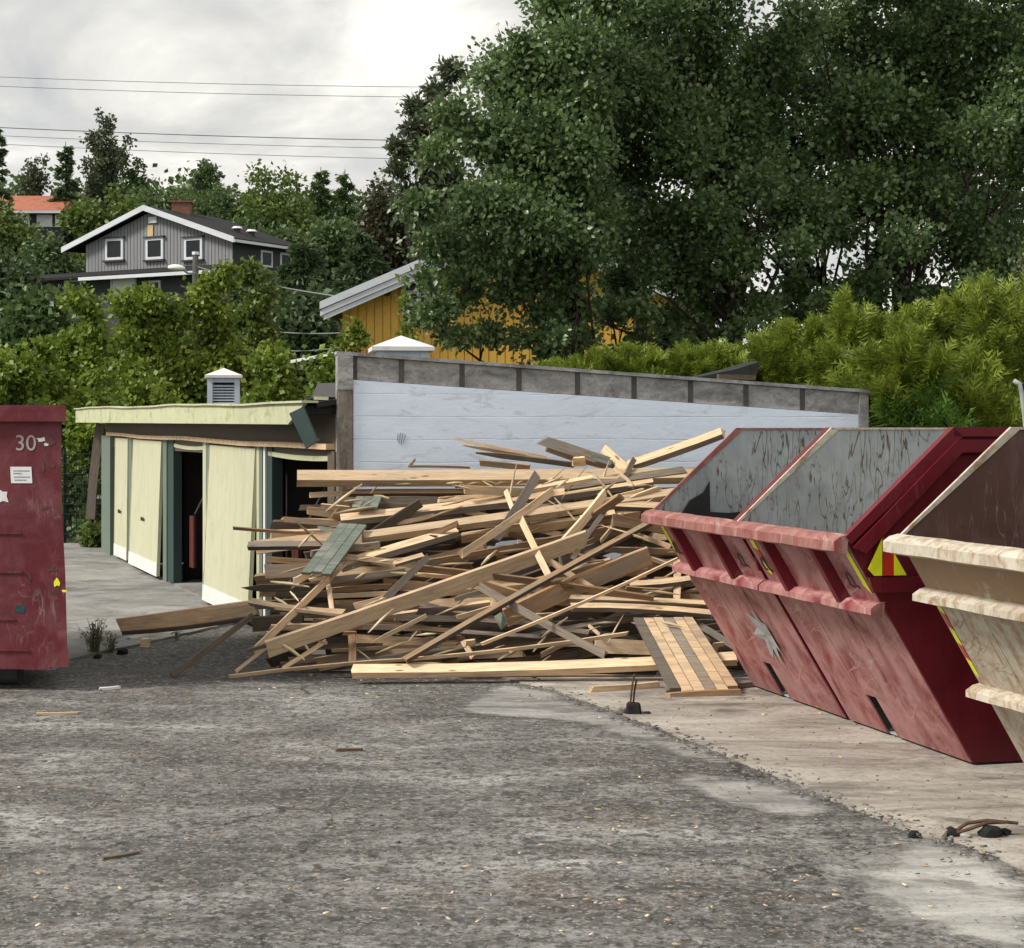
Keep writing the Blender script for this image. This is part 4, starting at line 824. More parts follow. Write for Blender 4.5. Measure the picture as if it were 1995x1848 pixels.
put(r5, 430, 640, 760, 555, 28, 'f', 'tan', dy=-0.16); put(r5, 600, 590, 930, 520, 24, 'f', 'brown', dy=-0.15); put(r5, 760, 620, 960, 585, 50, 'b', 'tan', dy=-0.2)
put(r5, 900, 808, 1345, 824, 38, 'f', 'brown', dy=-0.15); put(r5, 1085, 712, 1310, 792, 30, 'f', 'tan', dy=-0.2); put(r5, 1352, 880, 1352, 1120, 46, 'f', 'tan', 'upright tan plank beside the edge of the far skip', -0.12)
put(r5, 705, 862, 905, 570, 30, 'f', 'grey', dy=-0.28); put(r5, 880, 755, 1015, 592, 24, 'f', 'pale', dy=-0.3); put(r5, 545, 870, 840, 1060, 38, 'f', 'tan', dy=-0.3)
put(r5, 500, 1470, 700, 1375, 30, 'f', 'brown', dy=-0.15); put(r5, 35, 1392, 90, 1388, 44, 'f', 'tan', dy=-0.2); put(r5, 20, 1380, 80, 1480, 36, 'f', 'tan', dy=-0.15); put(r5, 800, 1280, 870, 1340, 18, 'f', 'pale', dy=-0.2)
put(r4, 1460, 1122, 1660, 1066, 30, 'f', 'grey', dy=-0.3); put(r4, 1480, 1232, 1720, 1165, 30, 'f', 'tan', dy=-0.3); put(r4, 1085, 900, 1260, 850, 44, 'b', 'tan', dy=-0.3); put(r4, 840, 1160, 1050, 1108, 40, 'f', 'tan', dy=-0.25)
put(r5, 195, 1132, 240, 1140, 40, 'f', 'pale', dy=-0.35); put(r5, 240, 1215, 280, 1290, 60, 'f', 'greenwood', dy=-0.32); put(r4, 1110, 640, 1330, 595, 26, 'f', 'pale', dy=-0.1)
put(r4, 230, 1672, 840, 1603, 18, 'f', 'dark', 'dark weathered lath with a pale tip on the asphalt', -0.05, name='lath'); put(r5, 330, 1580, 1220, 1575, 34, 'f', 'dark', 'dark flat board on the ground under the long bottom beam', -0.20)
put(r4, 1480 + 1497 - 1480, 1560 + 40, 1200 + 1497, 1592, 22, 'f', 'brown', dy=-0.1)
put(r5, 1300, 1000, 1420, 1240, 30, 'f', 'grey', dy=-0.05); put(r5, 1440, 1250, 1720, 1420, 40, 'f', 'grey', dy=-0.1); put(r5, 1500, 1330, 1640, 1480, 40, 'f', 'dark', dy=0.0); put(r5, 1580, 1405, 1650, 1398, 26, 'f', 'tan', dy=-0.2)
put(r4, 700, 1062, 1070, 1038, 34, 'f', 'brown', dy=-0.1); put(r4, 700, 1100, 1060, 1082, 28, 'f', 'tan', dy=-0.1); put(r4, 720, 1140, 1200, 1150, 30, 'f', 'brown', dy=-0.08); put(r4, 1230, 965, 1640, 985, 26, 'f', 'tan', dy=-0.2)
put(r4, 1230, 1190, 1680, 1185, 46, 'f', 'grey', dy=-0.16); put(r4, 880, 1290, 1500, 1330, 34, 'f', 'brown', dy=-0.06); put(r4, 1260, 1310, 2000, 1360, 40, 'b', 'grey', dy=-0.05); put(r4, 700, 1440, 1480, 1400, 20, 'f', 'brown', dy=0.0)
put(r4, 1150, 1250, 1700, 1290, 30, 'f', 'dark', dy=-0.02)
# the dark bar and the wide board sliding off to the left
q = G(334, 1321); plank(q + V3(0, 0, 0.015), P(492, 1199, 14.9), 0.045, 0.03, 'dark', 'dark thin bar leaning from the asphalt onto the heap', 0.3, None, 0.0, 'bar', 'bar')
plank(P(232, 1222, 15.9), P(500, 1186, 15.6), 0.15, 0.035, 'tan', 'long wide board sticking out left over the apron edge', R(8), None, 0.03, 'board', 'plank')
plank(P(236, 1234, 15.87), P(500, 1202, 15.57), 0.03, 0.05, 'dark', 'dark batten under the wide board over the apron edge', R(8), None, 0.03, 'batten', 'plank')
tag(MB().box(P(492, 1232, 15.2), V3(0.42, 0.02, 0.03), V3(0, 0.12, 0), V3(0, 0, 0.12)).build('block', 'dark', origin=P(492, 1232, 15.2)), 'dark block of timber under the left end of the heap', 'block')
for k, (y, dx) in enumerate(((1180, 0), (1168, 60), (1195, 30))):
    plank(P(498 + dx, y, 15.5 + 0.1 * k), P(700 + dx, y - 12, 15.7), 0.07, 0.03, ('brown', 'dark', 'grey')[k], 'rough board stacked low at the left end of the heap', R(10), 'low boards at the left end')
# sloping boards with old grey green paint: three tongue and groove boards in one panel
def board_panel(label, q, n, m, th, Y, gap=0.008, split_=True):
    A, B, C, D = [P(x, y, yy) for (x, y), yy in zip(q, Y)]      # A,B near edge left/right; D,C far edge left/right
    o = thing('nailed_boards', label, 'panel', (A + B) / 2)
    nr = (B - A).cross(D - A).normalized()
    if nr.z < 0: nr = -nr
    for i in range(n):
        a, b = i / n + gap, (i + 1) / n - gap; e = random.uniform(-0.03, 0.03); lift = nr * random.uniform(0, 0.006)
        p0 = A.lerp(B, a); p1 = A.lerp(B, b); p2 = D.lerp(C, b); p3 = D.lerp(C, a); p0 = p0 + (p3 - p0) * e; p1 = p1 + (p2 - p1) * e
        MB().hexa([p0 + lift - nr * th, p1 + lift - nr * th, p2 + lift - nr * th, p3 + lift - nr * th, p0 + lift, p1 + lift, p2 + lift, p3 + lift]).build('board', m if isinstance(m, str) else m[i % len(m)], o)
    return o, nr, (A, B, C, D)
gq = [r4(505, 952), r4(690, 962), r4(915, 655), r4(745, 645)]
board_panel('three grey green painted boards sloping up at the left of the heap', gq, 3, 'greenwood', 0.025, (14.85, 14.85, 15.55, 15.55))
gq = [r4(820, 545), r4(980, 550), r4(1010, 478), r4(850, 478)]
board_panel('small grey green boards showing under the orange ended beam', gq, 3, 'greenwood', 0.02, (15.75, 15.75, 15.95, 15.95))
put(r4, 460, 1005, 560, 962, 40, 'f', 'pale', dy=-0.38); put(r4, 560, 1000, 640, 985, 24, 'f', 'pale', dy=-0.4); put(r4, 615, 670, 720, 700, 30, 'f', 'greenwood', dy=-0.02, split=1)
pq = [r5(1312, 1692), r5(1742, 1668), r5(1452, 1232), r5(1078, 1235)]
pn, nr, (A, B, C, D) = board_panel('planked panel of six tan boards leaning on the heap next to the red skip', pq, 6, ('grey', 'tan', 'pale', 'grey', 'tan', 'tan'), 0.03, (13.42, 13.5, 14.75, 14.75))
plank(A.lerp(B, 0.0) - V3(0.02, 0.04, 0.03), A.lerp(B, 1.02) - V3(0, 0.04, 0.03), 0.045, 0.05, 'brown', 'red brown batten under the foot of the planked panel', 0, None, 0.02, 'cross_batten', 'batten')
plank(G(1150, 1352) + V3(0, 0, 0.03), G(1285, 1343) + V3(0, 0, 0.035), 0.05, 0.05, 'tan', 'short flat lath on the concrete left of the panel foot', 0, None, 0.02, 'lath', 'plank')
plank(G(1290, 1356) + V3(0, 0, 0.03), G(1468, 1340) + V3(0, 0, 0.035), 0.035, 0.12, 'grey', 'grey strip lying on the concrete before the panel foot', 0, None, 0.03, 'lath', 'plank')
# nails along the ground beam
# --- boards deep inside the heap
def top_y(x):      # outline of the heap in the view
    pts = [(470, 1190), (560, 1120), (600, 1010), (660, 975), (720, 955), (900, 940), (1250, 935), (1330, 950), (1420, 960)]
    for (a, ya), (b, yb) in zip(pts[:-1], pts[1:]):
        if a <= x <= b: return ya + (yb - ya) * (x - a) / (b - a)
    return 960
rs = random.Random(11)
for k in range(215):
    x = rs.uniform(600, 1400); y = rs.uniform(top_y(x) + 22, 1296); L = rs.uniform(1.2, 2.8); ang = R(rs.gauss(8, 15)); yaw = R(rs.gauss(0, 12))
    c0 = P(x, y, Yp(y, rs.uniform(0.02, 0.75) - (0.12 if k < 110 else -0.15))); d = V3(math.cos(ang) * math.cos(yaw), math.sin(yaw), math.sin(ang))
    a, b = c0 - d * L / 2, c0 + d * L / 2
    ok = True
    for p in (a, b):
        X = p.x / p.y * F + CX; yy = HZ - (p.z - EYE) / p.y * F
        if X < 500 or X > 1480 or yy < top_y(min(max(X, 470), 1420)) + 12 or p.z < 0.0 + ground_z(p.x, p.y) or p.y > 16.85: ok = False
    if not ok:
        d = V3(d.x, d.y * 0.3, d.z * 0.3).normalized(); a, b = c0 - d * 0.5, c0 + d * 0.5
        if min(a.z, b.z) < -0.2: continue
    m = rs.choice(('brown', 'brown', 'grey', 'tan', 'dark', 'tan')) if k < 110 else rs.choice(('brown', 'grey', 'dark', 'brown'))  # deeper boards draw darker woods, standing in for shade inside the heap
    wd = rs.choice((0.05, 0.075, 0.1, 0.12)); lbm = {'brown': 'brown', 'grey': 'weathered grey', 'tan': 'tan', 'dark': 'blackened'}[m]
    plank(a, b, wd, rs.choice((0.025, 0.04, 0.05)), m, ('narrow ' if wd < 0.07 else 'wide ' if wd > 0.09 else '') + lbm + ' scrap board buried among others deep in the timber heap', R(rs.uniform(-20, 45)), 'buried boards, ' + ('narrow ' if wd < 0.07 else 'wide ' if wd > 0.09 else '') + lbm, 0.02)

def shards():
    vs = []; fs = []; r_ = random.Random(5)
    for k in range(120):
        x = r_.uniform(540, 1400); y = r_.uniform(top_y(x) + 4, 1300) if r_.random() < 0.8 else top_y(x) + r_.uniform(-6, 10)
        c = P(x, y, Yp(y, r_.uniform(-0.45, -0.05))); L = r_.uniform(0.07, 0.42); w = r_.uniform(0.012, 0.035); a = R(r_.gauss(8, 26)); yw = r_.gauss(0, 0.5)
        d = V3(math.cos(a) * math.cos(yw), math.sin(yw), math.sin(a)) * L / 2; u = d.cross(V3(0, 1, 0)).normalized() * w / 2; g = V3(0, w * 0.5, 0); b0 = len(vs)
        vs += [c - d * r_.uniform(0.8, 1.1) - u * 0.3, c - d * 0.9 + u * 0.3, c + u + g * 0.2, c - u + g * 0.2, c + d * r_.uniform(0.8, 1.1) + u * 0.4, c + d - u * 0.2, c + g + u * 0.2]
        fs += [[b0 + i for i in f] for f in ((0, 1, 2), (0, 2, 3), (3, 2, 4), (3, 4, 5), (1, 6, 2), (2, 6, 4), (0, 3, 6), (3, 5, 6))]
    tag(np_mesh('wood_splinters', np.array([tuple(p) for p in vs]), np.array(fs), 'chip', None, 'stuff'), 'loose splinters and shards caught all over the timber heap', 'splinters', None, 'stuff')
shards()

# ------------------------------------------------------------------ small things on the ground
def lump(c, r, seed, sq=0.7):
    bm = bmesh.new(); bmesh.ops.create_icosphere(bm, subdivisions=2, radius=r); rr = random.Random(seed)
    vs = []
    for v in bm.verts: v.co *= rr.uniform(0.8, 1.15); v.co.z *= sq
    mb = MB(); mb.add([Vector(c) + v.co for v in bm.verts], [[x.index for x in f.verts] for f in bm.faces]); bm.free(); return mb
c0 = G(1233, 1393); ft = thing('post_stump', 'broken concrete block with two rusty rebars upright at the slab edge', 'block', c0)
MB().hexa([c0 + V3(*p) for p in ((-.055, -.05, .0), (.06, -.06, .0), (.065, .06, .0), (-.05, .06, .0), (-.045, -.045, .085), (.05, -.05, .078), (.055, .05, .082), (-.04, .05, .088))]).build('block', 'tar', ft, bevel=0.012)
MB().tube([c0 + V3(-0.02, 0, 0.05), c0 + V3(-0.005, 0.01, 0.20), c0 + V3(0.012, 0.015, 0.285)], 0.007, 6).build('rebar', 'rust', ft)
MB().tube([c0 + V3(0.002, 0.012, 0.05), c0 + V3(0.012, 0.02, 0.16), c0 + V3(0.028, 0.025, 0.245)], 0.007, 6).build('rebar', 'rust', ft)
lump(c0 + V3(-0.085, 0.02, 0.03), 0.05, 3).build('concrete_lump', 'slab', ft); lump(c0 + V3(0.10, -0.02, 0.012), 0.025, 4).build('concrete_lump', 'tar', ft)
c1 = G(1900, 1632); f2 = thing('rebar_stub', 'bent rusty rebars lying in crumbled concrete lumps on the slab', 'rebar', c1)
MB().tube([c1 + V3(-0.10, 0.0, 0.03), c1 + V3(-0.04, 0, 0.07), c1 + V3(0.06, 0.01, 0.082), c1 + V3(0.21, 0.0, 0.07)], 0.009, 6).build('rebar', 'rust', f2)
MB().tube([c1 + V3(-0.12, -0.02, 0.02), c1 + V3(-0.03, -0.03, 0.05), c1 + V3(0.05, -0.02, 0.076), c1 + V3(0.16, -0.01, 0.078)], 0.009, 6).build('rebar', 'rust', f2)
for k, (dx, dy, r, m) in enumerate(((-0.12, 0.0, 0.045, 'tar'), (0.07, -0.02, 0.06, 'tar'), (0.15, 0.02, 0.035, 'tar'), (-0.17, 0.01, 0.05, 'slab'), (-0.22, 0.05, 0.035, 'slab'), (-0.06, -0.05, 0.03, 'slab'), (-0.3, 0.0, 0.03, 'tar'))):
    lump(c1 + V3(dx, dy, r * 0.45), r, 30 + k).build('concrete_lump', m, f2)
c2 = G(283, 1262); lump(c2 + V3(0, 0, 0.05), 0.075, 8, 0.8); ob = MB().hexa([c2 + V3(*p) for p in ((-.05, -.04, .0), (.05, -.05, .0), (.05, .05, .0), (-.05, .05, .0), (-.045, -.035, .09), (.045, -.04, .1), (.045, .05, .09), (-.04, .05, .1))]).build('brick_block', 'pale', origin=c2, bevel=0.008); tag(ob, 'small pale wood block by the apron edge', 'block')
for k, (px, py, r, m, lb) in enumerate(((238, 1275, 0.06, 'tar', 'black lump at the foot of the dry weeds by the apron edge'), (190, 1283, 0.04, 'tar', 'small black lump beside the dry weed stems'), (250, 1250, 0.035, 'tar', 'small dark clod along the broken apron edge'))):
    c = G(px, py); tag(lump(c + V3(0, 0, r * 0.4), r, 60 + k).build('rubble_lump', m, origin=c), lb, 'lump')
plank(G(195, 1346) + V3(0, 0, 0.012), G(233, 1342) + V3(0, 0, 0.012), 0.02, 0.05, 'white', 'short white painted strip on the dark asphalt', 0, None, 0.02, 'strip', 'strip')
plank(G(72, 1394) + V3(0, 0, 0.01), G(152, 1392) + V3(0, 0, 0.01), 0.015, 0.03, 'pale', 'yellowish lath lying on rusty dirt before the crimson bin', 0, None, 0.01, 'lath', 'lath')
plank(G(200, 1676) + V3(0, 0, 0.008), G(268, 1664) + V3(0, 0, 0.008), 0.012, 0.03, 'dark', 'dark stick lying alone on the open asphalt', 0, None, 0.01, 'stick', 'stick')
plank(G(655, 1464) + V3(0, 0, 0.01), G(705, 1463) + V3(0, 0, 0.01), 0.015, 0.04, 'dark', 'dark wood scrap on the asphalt before the heap', 0, None, 0.01, 'stick', 'stick')
# wood chips and grit scattered on the yard
def scatter(name, n, m, size, zone, kind='stuff', flat=0.35):
    vs = []; fs = []
    for k in range(n):
        px, py = zone(); 
        if py < 1225: continue
        c = G(px, py); L = size * rng.uniform(0.3, 1.6); w = L * rng.uniform(0.10, 0.42); h = min(L, w) * flat; t = rng.uniform(0, math.pi); d = V3(math.cos(t), math.sin(t), 0); s_ = V3(-d.y, d.x, 0); b0 = len(vs)
        z = c.z + (0.013 if c.x > 0 and c.y < 14.4 else 0.0)
        c = V3(c.x, c.y, z); sk = rng.uniform(-.3, .3)
        base = [c - d * L / 2 - s_ * w / 2, c + d * L / 2 - s_ * w / 2 * (1 + sk), c + d * L / 2 + s_ * w / 2, c - d * L / 2 + s_ * w / 2 * (1 - sk)]
        vs += base + [p + V3(0, 0, h * rng.uniform(0.6, 1.4)) for p in base]
        fs += [[b0 + i for i in f] for f in ((4, 5, 6, 7), (0, 1, 5, 4), (1, 2, 6, 5), (2, 3, 7, 6), (3, 0, 4, 7))]
    v = np.array([tuple(p) for p in vs]); o = np_mesh(name, v, np.array(fs), m, None, kind); return o
def zone_chip():
    if rng.random() < 0.35: return rng.normal(1350, 260), rng.normal(1700, 90)
    if rng.random() < 0.4: return rng.normal(800, 250), rng.normal(1345, 25)
    return rng.uniform(-50, 2050), rng.uniform(1330, 1860)
tag(scatter('wood_chips', 330, 'chip', 0.024, zone_chip), 'pale wood chips and splinters scattered over the yard', 'wood chips', None, 'stuff')
tag(scatter('loose_grit', 1500, 'pebble', 0.016, lambda: (rng.uniform(-50, 2050), rng.uniform(1320, 1870)), flat=0.6), 'loose grit and crumbs scattered over the yard', 'grit', None, 'stuff')
tag(scatter('slab_crumbs', 420, 'pebble', 0.024, lambda: ((lambda t: (1000 + 950 * t + rng.normal(0, 14), 1326 + 360 * t ** 1.05 + rng.normal(0, 8)))(rng.random())), flat=0.7), 'crumbled concrete along the broken slab edge', 'crumbs', None, 'stuff')
ob = scatter('dead_leaf', 1, 'tape_yellow', 0.05, lambda: (1386, 1774), None); tag(ob, 'single bright yellow leaf on the asphalt', 'leaf'); 

# ------------------------------------------------------------------ vegetation
def unit(a): return a / (np.linalg.norm(a, axis=1, keepdims=True) + 1e-9)
def leaves(pos, out, size, droop=0.15, asp=0.72, spread=0.9, var=0.4, nup=0.5):
    n = len(pos); d = unit(out + rng.normal(0, spread, (n, 3)) + np.array([0, 0, -droop])); r = unit(rng.normal(0, 1, (n, 3)) + np.array([0, 0, nup]))
    s = unit(np.cross(d, r)); nn = np.cross(s, d); L = (size * (1 + rng.uniform(-var, var, n)))[:, None]; w = L * asp
    v = np.stack([pos, pos + d * L * 0.45 + s * w * 0.5 + nn * w * 0.12, pos + d * L, pos + d * L * 0.45 - s * w * 0.5 + nn * w * 0.12], 1).reshape(-1, 3)
    b = np.arange(n)[:, None] * 4; f = np.concatenate([b + np.array([[0, 1, 2]]), b + np.array([[0, 2, 3]])], 1).reshape(-1, 3); return v, f
def clump_points(cs, rs_, n, flat=0.8, shell=0.5):
    w = rs_ ** 2; k = rng.choice(len(cs), n, p=w / w.sum()); d = unit(rng.normal(0, 1, (n, 3))); r = np.minimum(1.5, 0.30 + np.abs(rng.normal(0, 0.48, n)))
    off = d * (r * rs_[k])[:, None]; off[:, 2] *= flat; return cs[k] + off, d
def limbs(mb, base, top, cs, rad, n_lim, wob=0.3, r0=0.45):
    base, top = Vector(base), Vector(top); H = top.z - base.z; pts = []; rr = []
    ph = random.uniform(0, 6)
    for i in range(9):
        t = i / 8; pts.append(base.lerp(top, t) + V3(math.sin(t * 5 + ph), math.cos(t * 4 + ph), 0) * wob * 0.25 * t); rr.append(rad * (1 - 0.85 * t) * (1.35 if i == 0 else 1))
    mb.tube(pts, rr, 8)
    idx = list(range(len(cs))); random.shuffle(idx)
    for i in idx[:n_lim]:
        c = Vector(cs[i]); t = min(0.92, max(0.12, ((c.z - base.z) / H) * r0 + random.uniform(0, 0.15))); j = t * 8; a = pts[int(j)].lerp(pts[min(8, int(j) + 1)], j - int(j)); r = rad * (1 - 0.85 * t) * random.uniform(0.35, 0.6)
        m1 = a.lerp(c, 0.4) + V3(random.uniform(-wob, wob), random.uniform(-wob, wob), random.uniform(0, wob)); m2 = a.lerp(c, 0.75) + V3(random.uniform(-wob, wob), random.uniform(-wob, wob), 0) * 0.5
        mb.tube([a, m1, m2, c], [r, r * 0.7, r * 0.42, r * 0.15], 6)
        for _ in range(2):
            e = c + V3(random.uniform(-1, 1), random.uniform(-1, 1), random.uniform(-0.3, 0.8)) * 0.7; mb.tube([m2, (m2 + e) / 2 + V3(0, 0, 0.08), e], [r * 0.35, r * 0.2, r * 0.08], 5)
def crown_clumps(ctr, rad, n, rmin, rmax, inner=0.55):
    d = unit(rng.normal(0, 1, (n, 3))); r = rng.random(n) ** inner; c = np.array(ctr) + d * r[:, None] * np.array(rad); return c, rng.uniform(rmin, rmax, n)
def tree(name, label, base, ctr, rad, n_cl, rcl, n_leaf, size, leaf, bark='bark', trunk=0.15, n_lim=20, group=None, droop=0.15, shell=0.5, asp=0.72, cat='tree', hang=0.0, inner=0.55, extra=None, flat=0.8):
    o = thing(name, label, cat, base, group); cs, rr = crown_clumps(ctr, rad, n_cl, *rcl, inner=inner)
    if extra:
        cs = np.concatenate([cs, np.array([e[:3] for e in extra])]); rr = np.concatenate([rr, np.array([e[3] for e in extra])])
    if n_lim:
        mb = MB(); limbs(mb, V3(*base) - V3(0, 0, 0.1), V3(ctr[0], ctr[1], ctr[2] + rad[2] * 0.6), cs, trunk, n_lim, min(0.35, rad[0] * 0.12)); mb.build('trunk', bark, o, smooth=True)
    p, d = clump_points(cs, rr, n_leaf, flat, shell)
    if hang: p[:, 2] -= hang * rng.random(n_leaf) ** 2
    p[:, 2] = np.maximum(p[:, 2], base[2] + 0.05)
    v, f = leaves(p, d, size, droop, asp); np_mesh('crown', v, f, leaf, o); return o
def conifer(name, label, base, H, r, n_lay, n_leaf, size, leaf, group=None, ragged=0.4):
    o = thing(name, label, 'tree', base, group); b = np.array(base); mb = MB(); mb.tube([Vector(base) - V3(0, 0, 0.1), Vector(base) + V3(0.05, 0, H * 0.5), Vector(base) + V3(0, 0, H)], [H * 0.016 + 0.05, H * 0.011, 0.02], 7); mb.build('trunk', 'bark', o, smooth=True)
    ps = []; ds = []; br = MB()
    nb = n_lay * 6; per = max(4, n_leaf // nb)
    for k in range(nb):
        t = 0.08 + 0.9 * (k / nb); R_ = r * (1 - t) ** 0.8 * random.uniform(1 - ragged, 1.1) + 0.12; a = random.uniform(0, 6.283); dirv = np.array([math.cos(a), math.sin(a), -0.28]); q = rng.random((per, 1)) ** 0.7
        base_p = b + np.array([0, 0, H * t]); w = R_ * 0.24
        p = base_p + dirv * q * R_ + rng.normal(0, 1, (per, 3)) * np.array([w, w, w * 0.45]) * (1.05 - q); ps.append(p); ds.append(np.tile(dirv, (per, 1)))
        br.tube([Vector(base_p), Vector(base_p + dirv * R_ * 0.9)], [0.035, 0.01], 4)
    br.build('branches', 'bark', o); v, f = leaves(np.concatenate(ps), np.concatenate(ds), size, 0.2, 0.32, 0.45); np_mesh('crown', v, f, leaf, o); return o
def at(px, py, Y): p = P(px, py, Y); return (p.x, p.y, p.z)
def gb(px, Y): x = (px - CX) / F * Y; return (x, Y, ground_z(x, Y))

# big broadleaf trees behind the wall
def px_clumps(lst, Y, dep=0.9):
    out = []
    for (x, y, r) in lst:
        yy = Y + random.uniform(-dep, dep); p = P(x, y, yy); out.append((p.x, p.y, p.z, r * yy / F))
    return out
T1 = px_clumps([(1080, -60, 70), (1150, -130, 80), (1180, 0, 60), (1070, 0, 40), (850, 300, 45), (820, 400, 45), (860, 480, 60), (880, 220, 45), (945, 150, 34), (1015, 85, 34), (900, 560, 60), (850, 610, 45), (950, 650, 36), (1000, 560, 60), (930, 400, 70), (1060, 440, 70), (1020, 300, 70), (1050, 190, 70), (1120, 90, 80), (1130, 300, 70), (1010, 190, 45), (1090, 40, 60), (830, 545, 30), (870, 655, 26), (820, 620, 22), (950, 500, 60), (980, 400, 60), (900, 660, 30), (1100, 560, 40), (1060, 610, 34), (1010, 660, 28), (1090, 655, 24), (1150, 480, 45), (1150, 190, 60), (935, 270, 60)], 25.2)
tree('broadleaf_tree', 'tall dense dark broadleaf tree overhanging the ochre house gable', gb(1168, 25.5), at(1085, 330, 26.0), (1.0, 1.3, 2.8), 30, (0.4, 0.7), 95000, 0.084, 'leaf_oak', trunk=0.11, n_lim=20, extra=T1, shell=0.42)
T2 = px_clumps([(1250, -40, 80), (1340, -80, 80), (1300, -160, 80), (1420, -40, 70), (1480, -110, 80), (1310, 30, 60), (1240, 60, 80), (1330, 120, 70), (1250, 220, 70), (1390, 60, 80), (1340, 290, 70), (1430, 210, 70), (1230, 330, 60), (1290, 430, 60), (1390, 410, 55), (1210, 470, 45), (1330, 540, 55), (1430, 500, 60), (1480, 360, 60), (1500, 110, 70), (1390, 590, 45), (1480, 600, 40), (1300, 620, 40), (1210, 545, 46), (1250, 605, 40), (1190, 610, 36), (1130, 600, 34), (1270, 520, 46), (1250, 655, 26), (1380, 650, 34), (1330, 665, 26), (1140, 660, 24), (1550, 480, 45), (1445, 640, 30)], 26.6)
tree('broadleaf_tree', 'tall dark broadleaf tree rising behind the middle of the whitewashed wall', gb(1478, 26.8), at(1360, 200, 27.2), (2.0, 1.5, 3.4), 30, (0.4, 0.75), 95000, 0.084, 'leaf_oak', trunk=0.13, n_lim=18, extra=T2, shell=0.42)
T3 = px_clumps([(1600, -40, 80), (1700, -80, 80), (1790, -20, 70), (1880, -80, 80), (1980, -30, 80), (1560, 40, 60), (1680, 0, 60), (1640, 60, 80), (1750, 110, 70), (1850, 60, 80), (1950, 120, 80), (1660, 230, 65), (1800, 250, 60), (1910, 260, 70), (1990, 330, 70), (1700, 360, 55), (1640, 450, 50), (1760, 470, 60), (1880, 440, 65), (1960, 510, 60), (1690, 560, 55), (1800, 580, 50), (1620, 590, 45), (1550, 330, 35), (1560, 620, 34), (1600, 650, 34), (1660, 620, 40), (1740, 630, 36), (1830, 620, 40), (1500, 660, 28), (1550, 560, 40), (1900, 560, 45), (2050, 150, 80), (2060, 400, 80), (1830, 380, 40), (1590, 180, 40)], 27.4)
tree('broadleaf_tree', 'tall dark broadleaf tree with sky showing through behind the thuja hedge', gb(1700, 27.6), at(1830, 180, 28.2), (2.2, 1.5, 3.3), 36, (0.35, 0.7), 95000, 0.086, 'leaf_oak', trunk=0.12, n_lim=18, extra=T3, shell=0.42)
# dark inner foliage of more trees standing close behind
BK = px_clumps([(x + random.uniform(-30, 30), y + random.uniform(-30, 30), random.uniform(45, 75)) for x in range(1120, 2060, 105) for y in range(60, 740, 105) if random.random() < 0.66], 31, 1.0)
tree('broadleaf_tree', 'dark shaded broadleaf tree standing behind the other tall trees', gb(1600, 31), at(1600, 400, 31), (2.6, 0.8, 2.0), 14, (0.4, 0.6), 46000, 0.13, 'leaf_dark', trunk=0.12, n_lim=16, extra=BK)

# thuja hedge: feathery fronds
def fronds(pos, dirs, L, nb=5):
    n = len(pos); d = unit(dirs); s = unit(np.cross(d, rng.normal(0, 1, (n, 3)))); Lr = (L * rng.uniform(0.6, 1.35, n))[:, None]; V_ = []; F_ = []; k = 0
    V_.append(np.stack([pos - s * Lr * 0.035, pos + s * Lr * 0.035, pos + d * Lr], 1).reshape(-1, 3)); F_.append(np.arange(n * 3).reshape(-1, 3)); k = n * 3
    for i in range(nb):
        t = (i + 0.4) / (nb + 0.5); b = pos + d * Lr * t; bl = Lr * (0.50 * (1 - t) + 0.10)
        for sg in (-1, 1):
            e = b + (d * 0.72 + s * sg * 0.75 + rng.normal(0, 0.14, (n, 3))) * bl; w = Lr * 0.06
            V_.append(np.stack([b - d * w, b + d * w, e], 1).reshape(-1, 3)); F_.append(k + np.arange(n * 3).reshape(-1, 3)); k += n * 3
    v = np.concatenate(V_); f = np.concatenate(F_)
    # regroup so every frond is not one island but each pinna is: colours vary inside a spray
    return v, f
hedge_tops = [(1040, 700), (1120, 690), (1190, 668), (1250, 660), (1300, 672), (1370, 652), (1430, 672), (1480, 640), (1512, 622), (1560, 650), (1610, 612), (1652, 575), (1690, 615), (1740, 640), (1800, 612), (1850, 585), (1893, 552), (1930, 585), (1985, 550), (2050, 560)]
def htop(x):
    for (a, ya), (b, yb) in zip(hedge_tops[:-1], hedge_tops[1:]):
        if a <= x <= b: return ya + (yb - ya) * (x - a) / (b - a)
    return 600
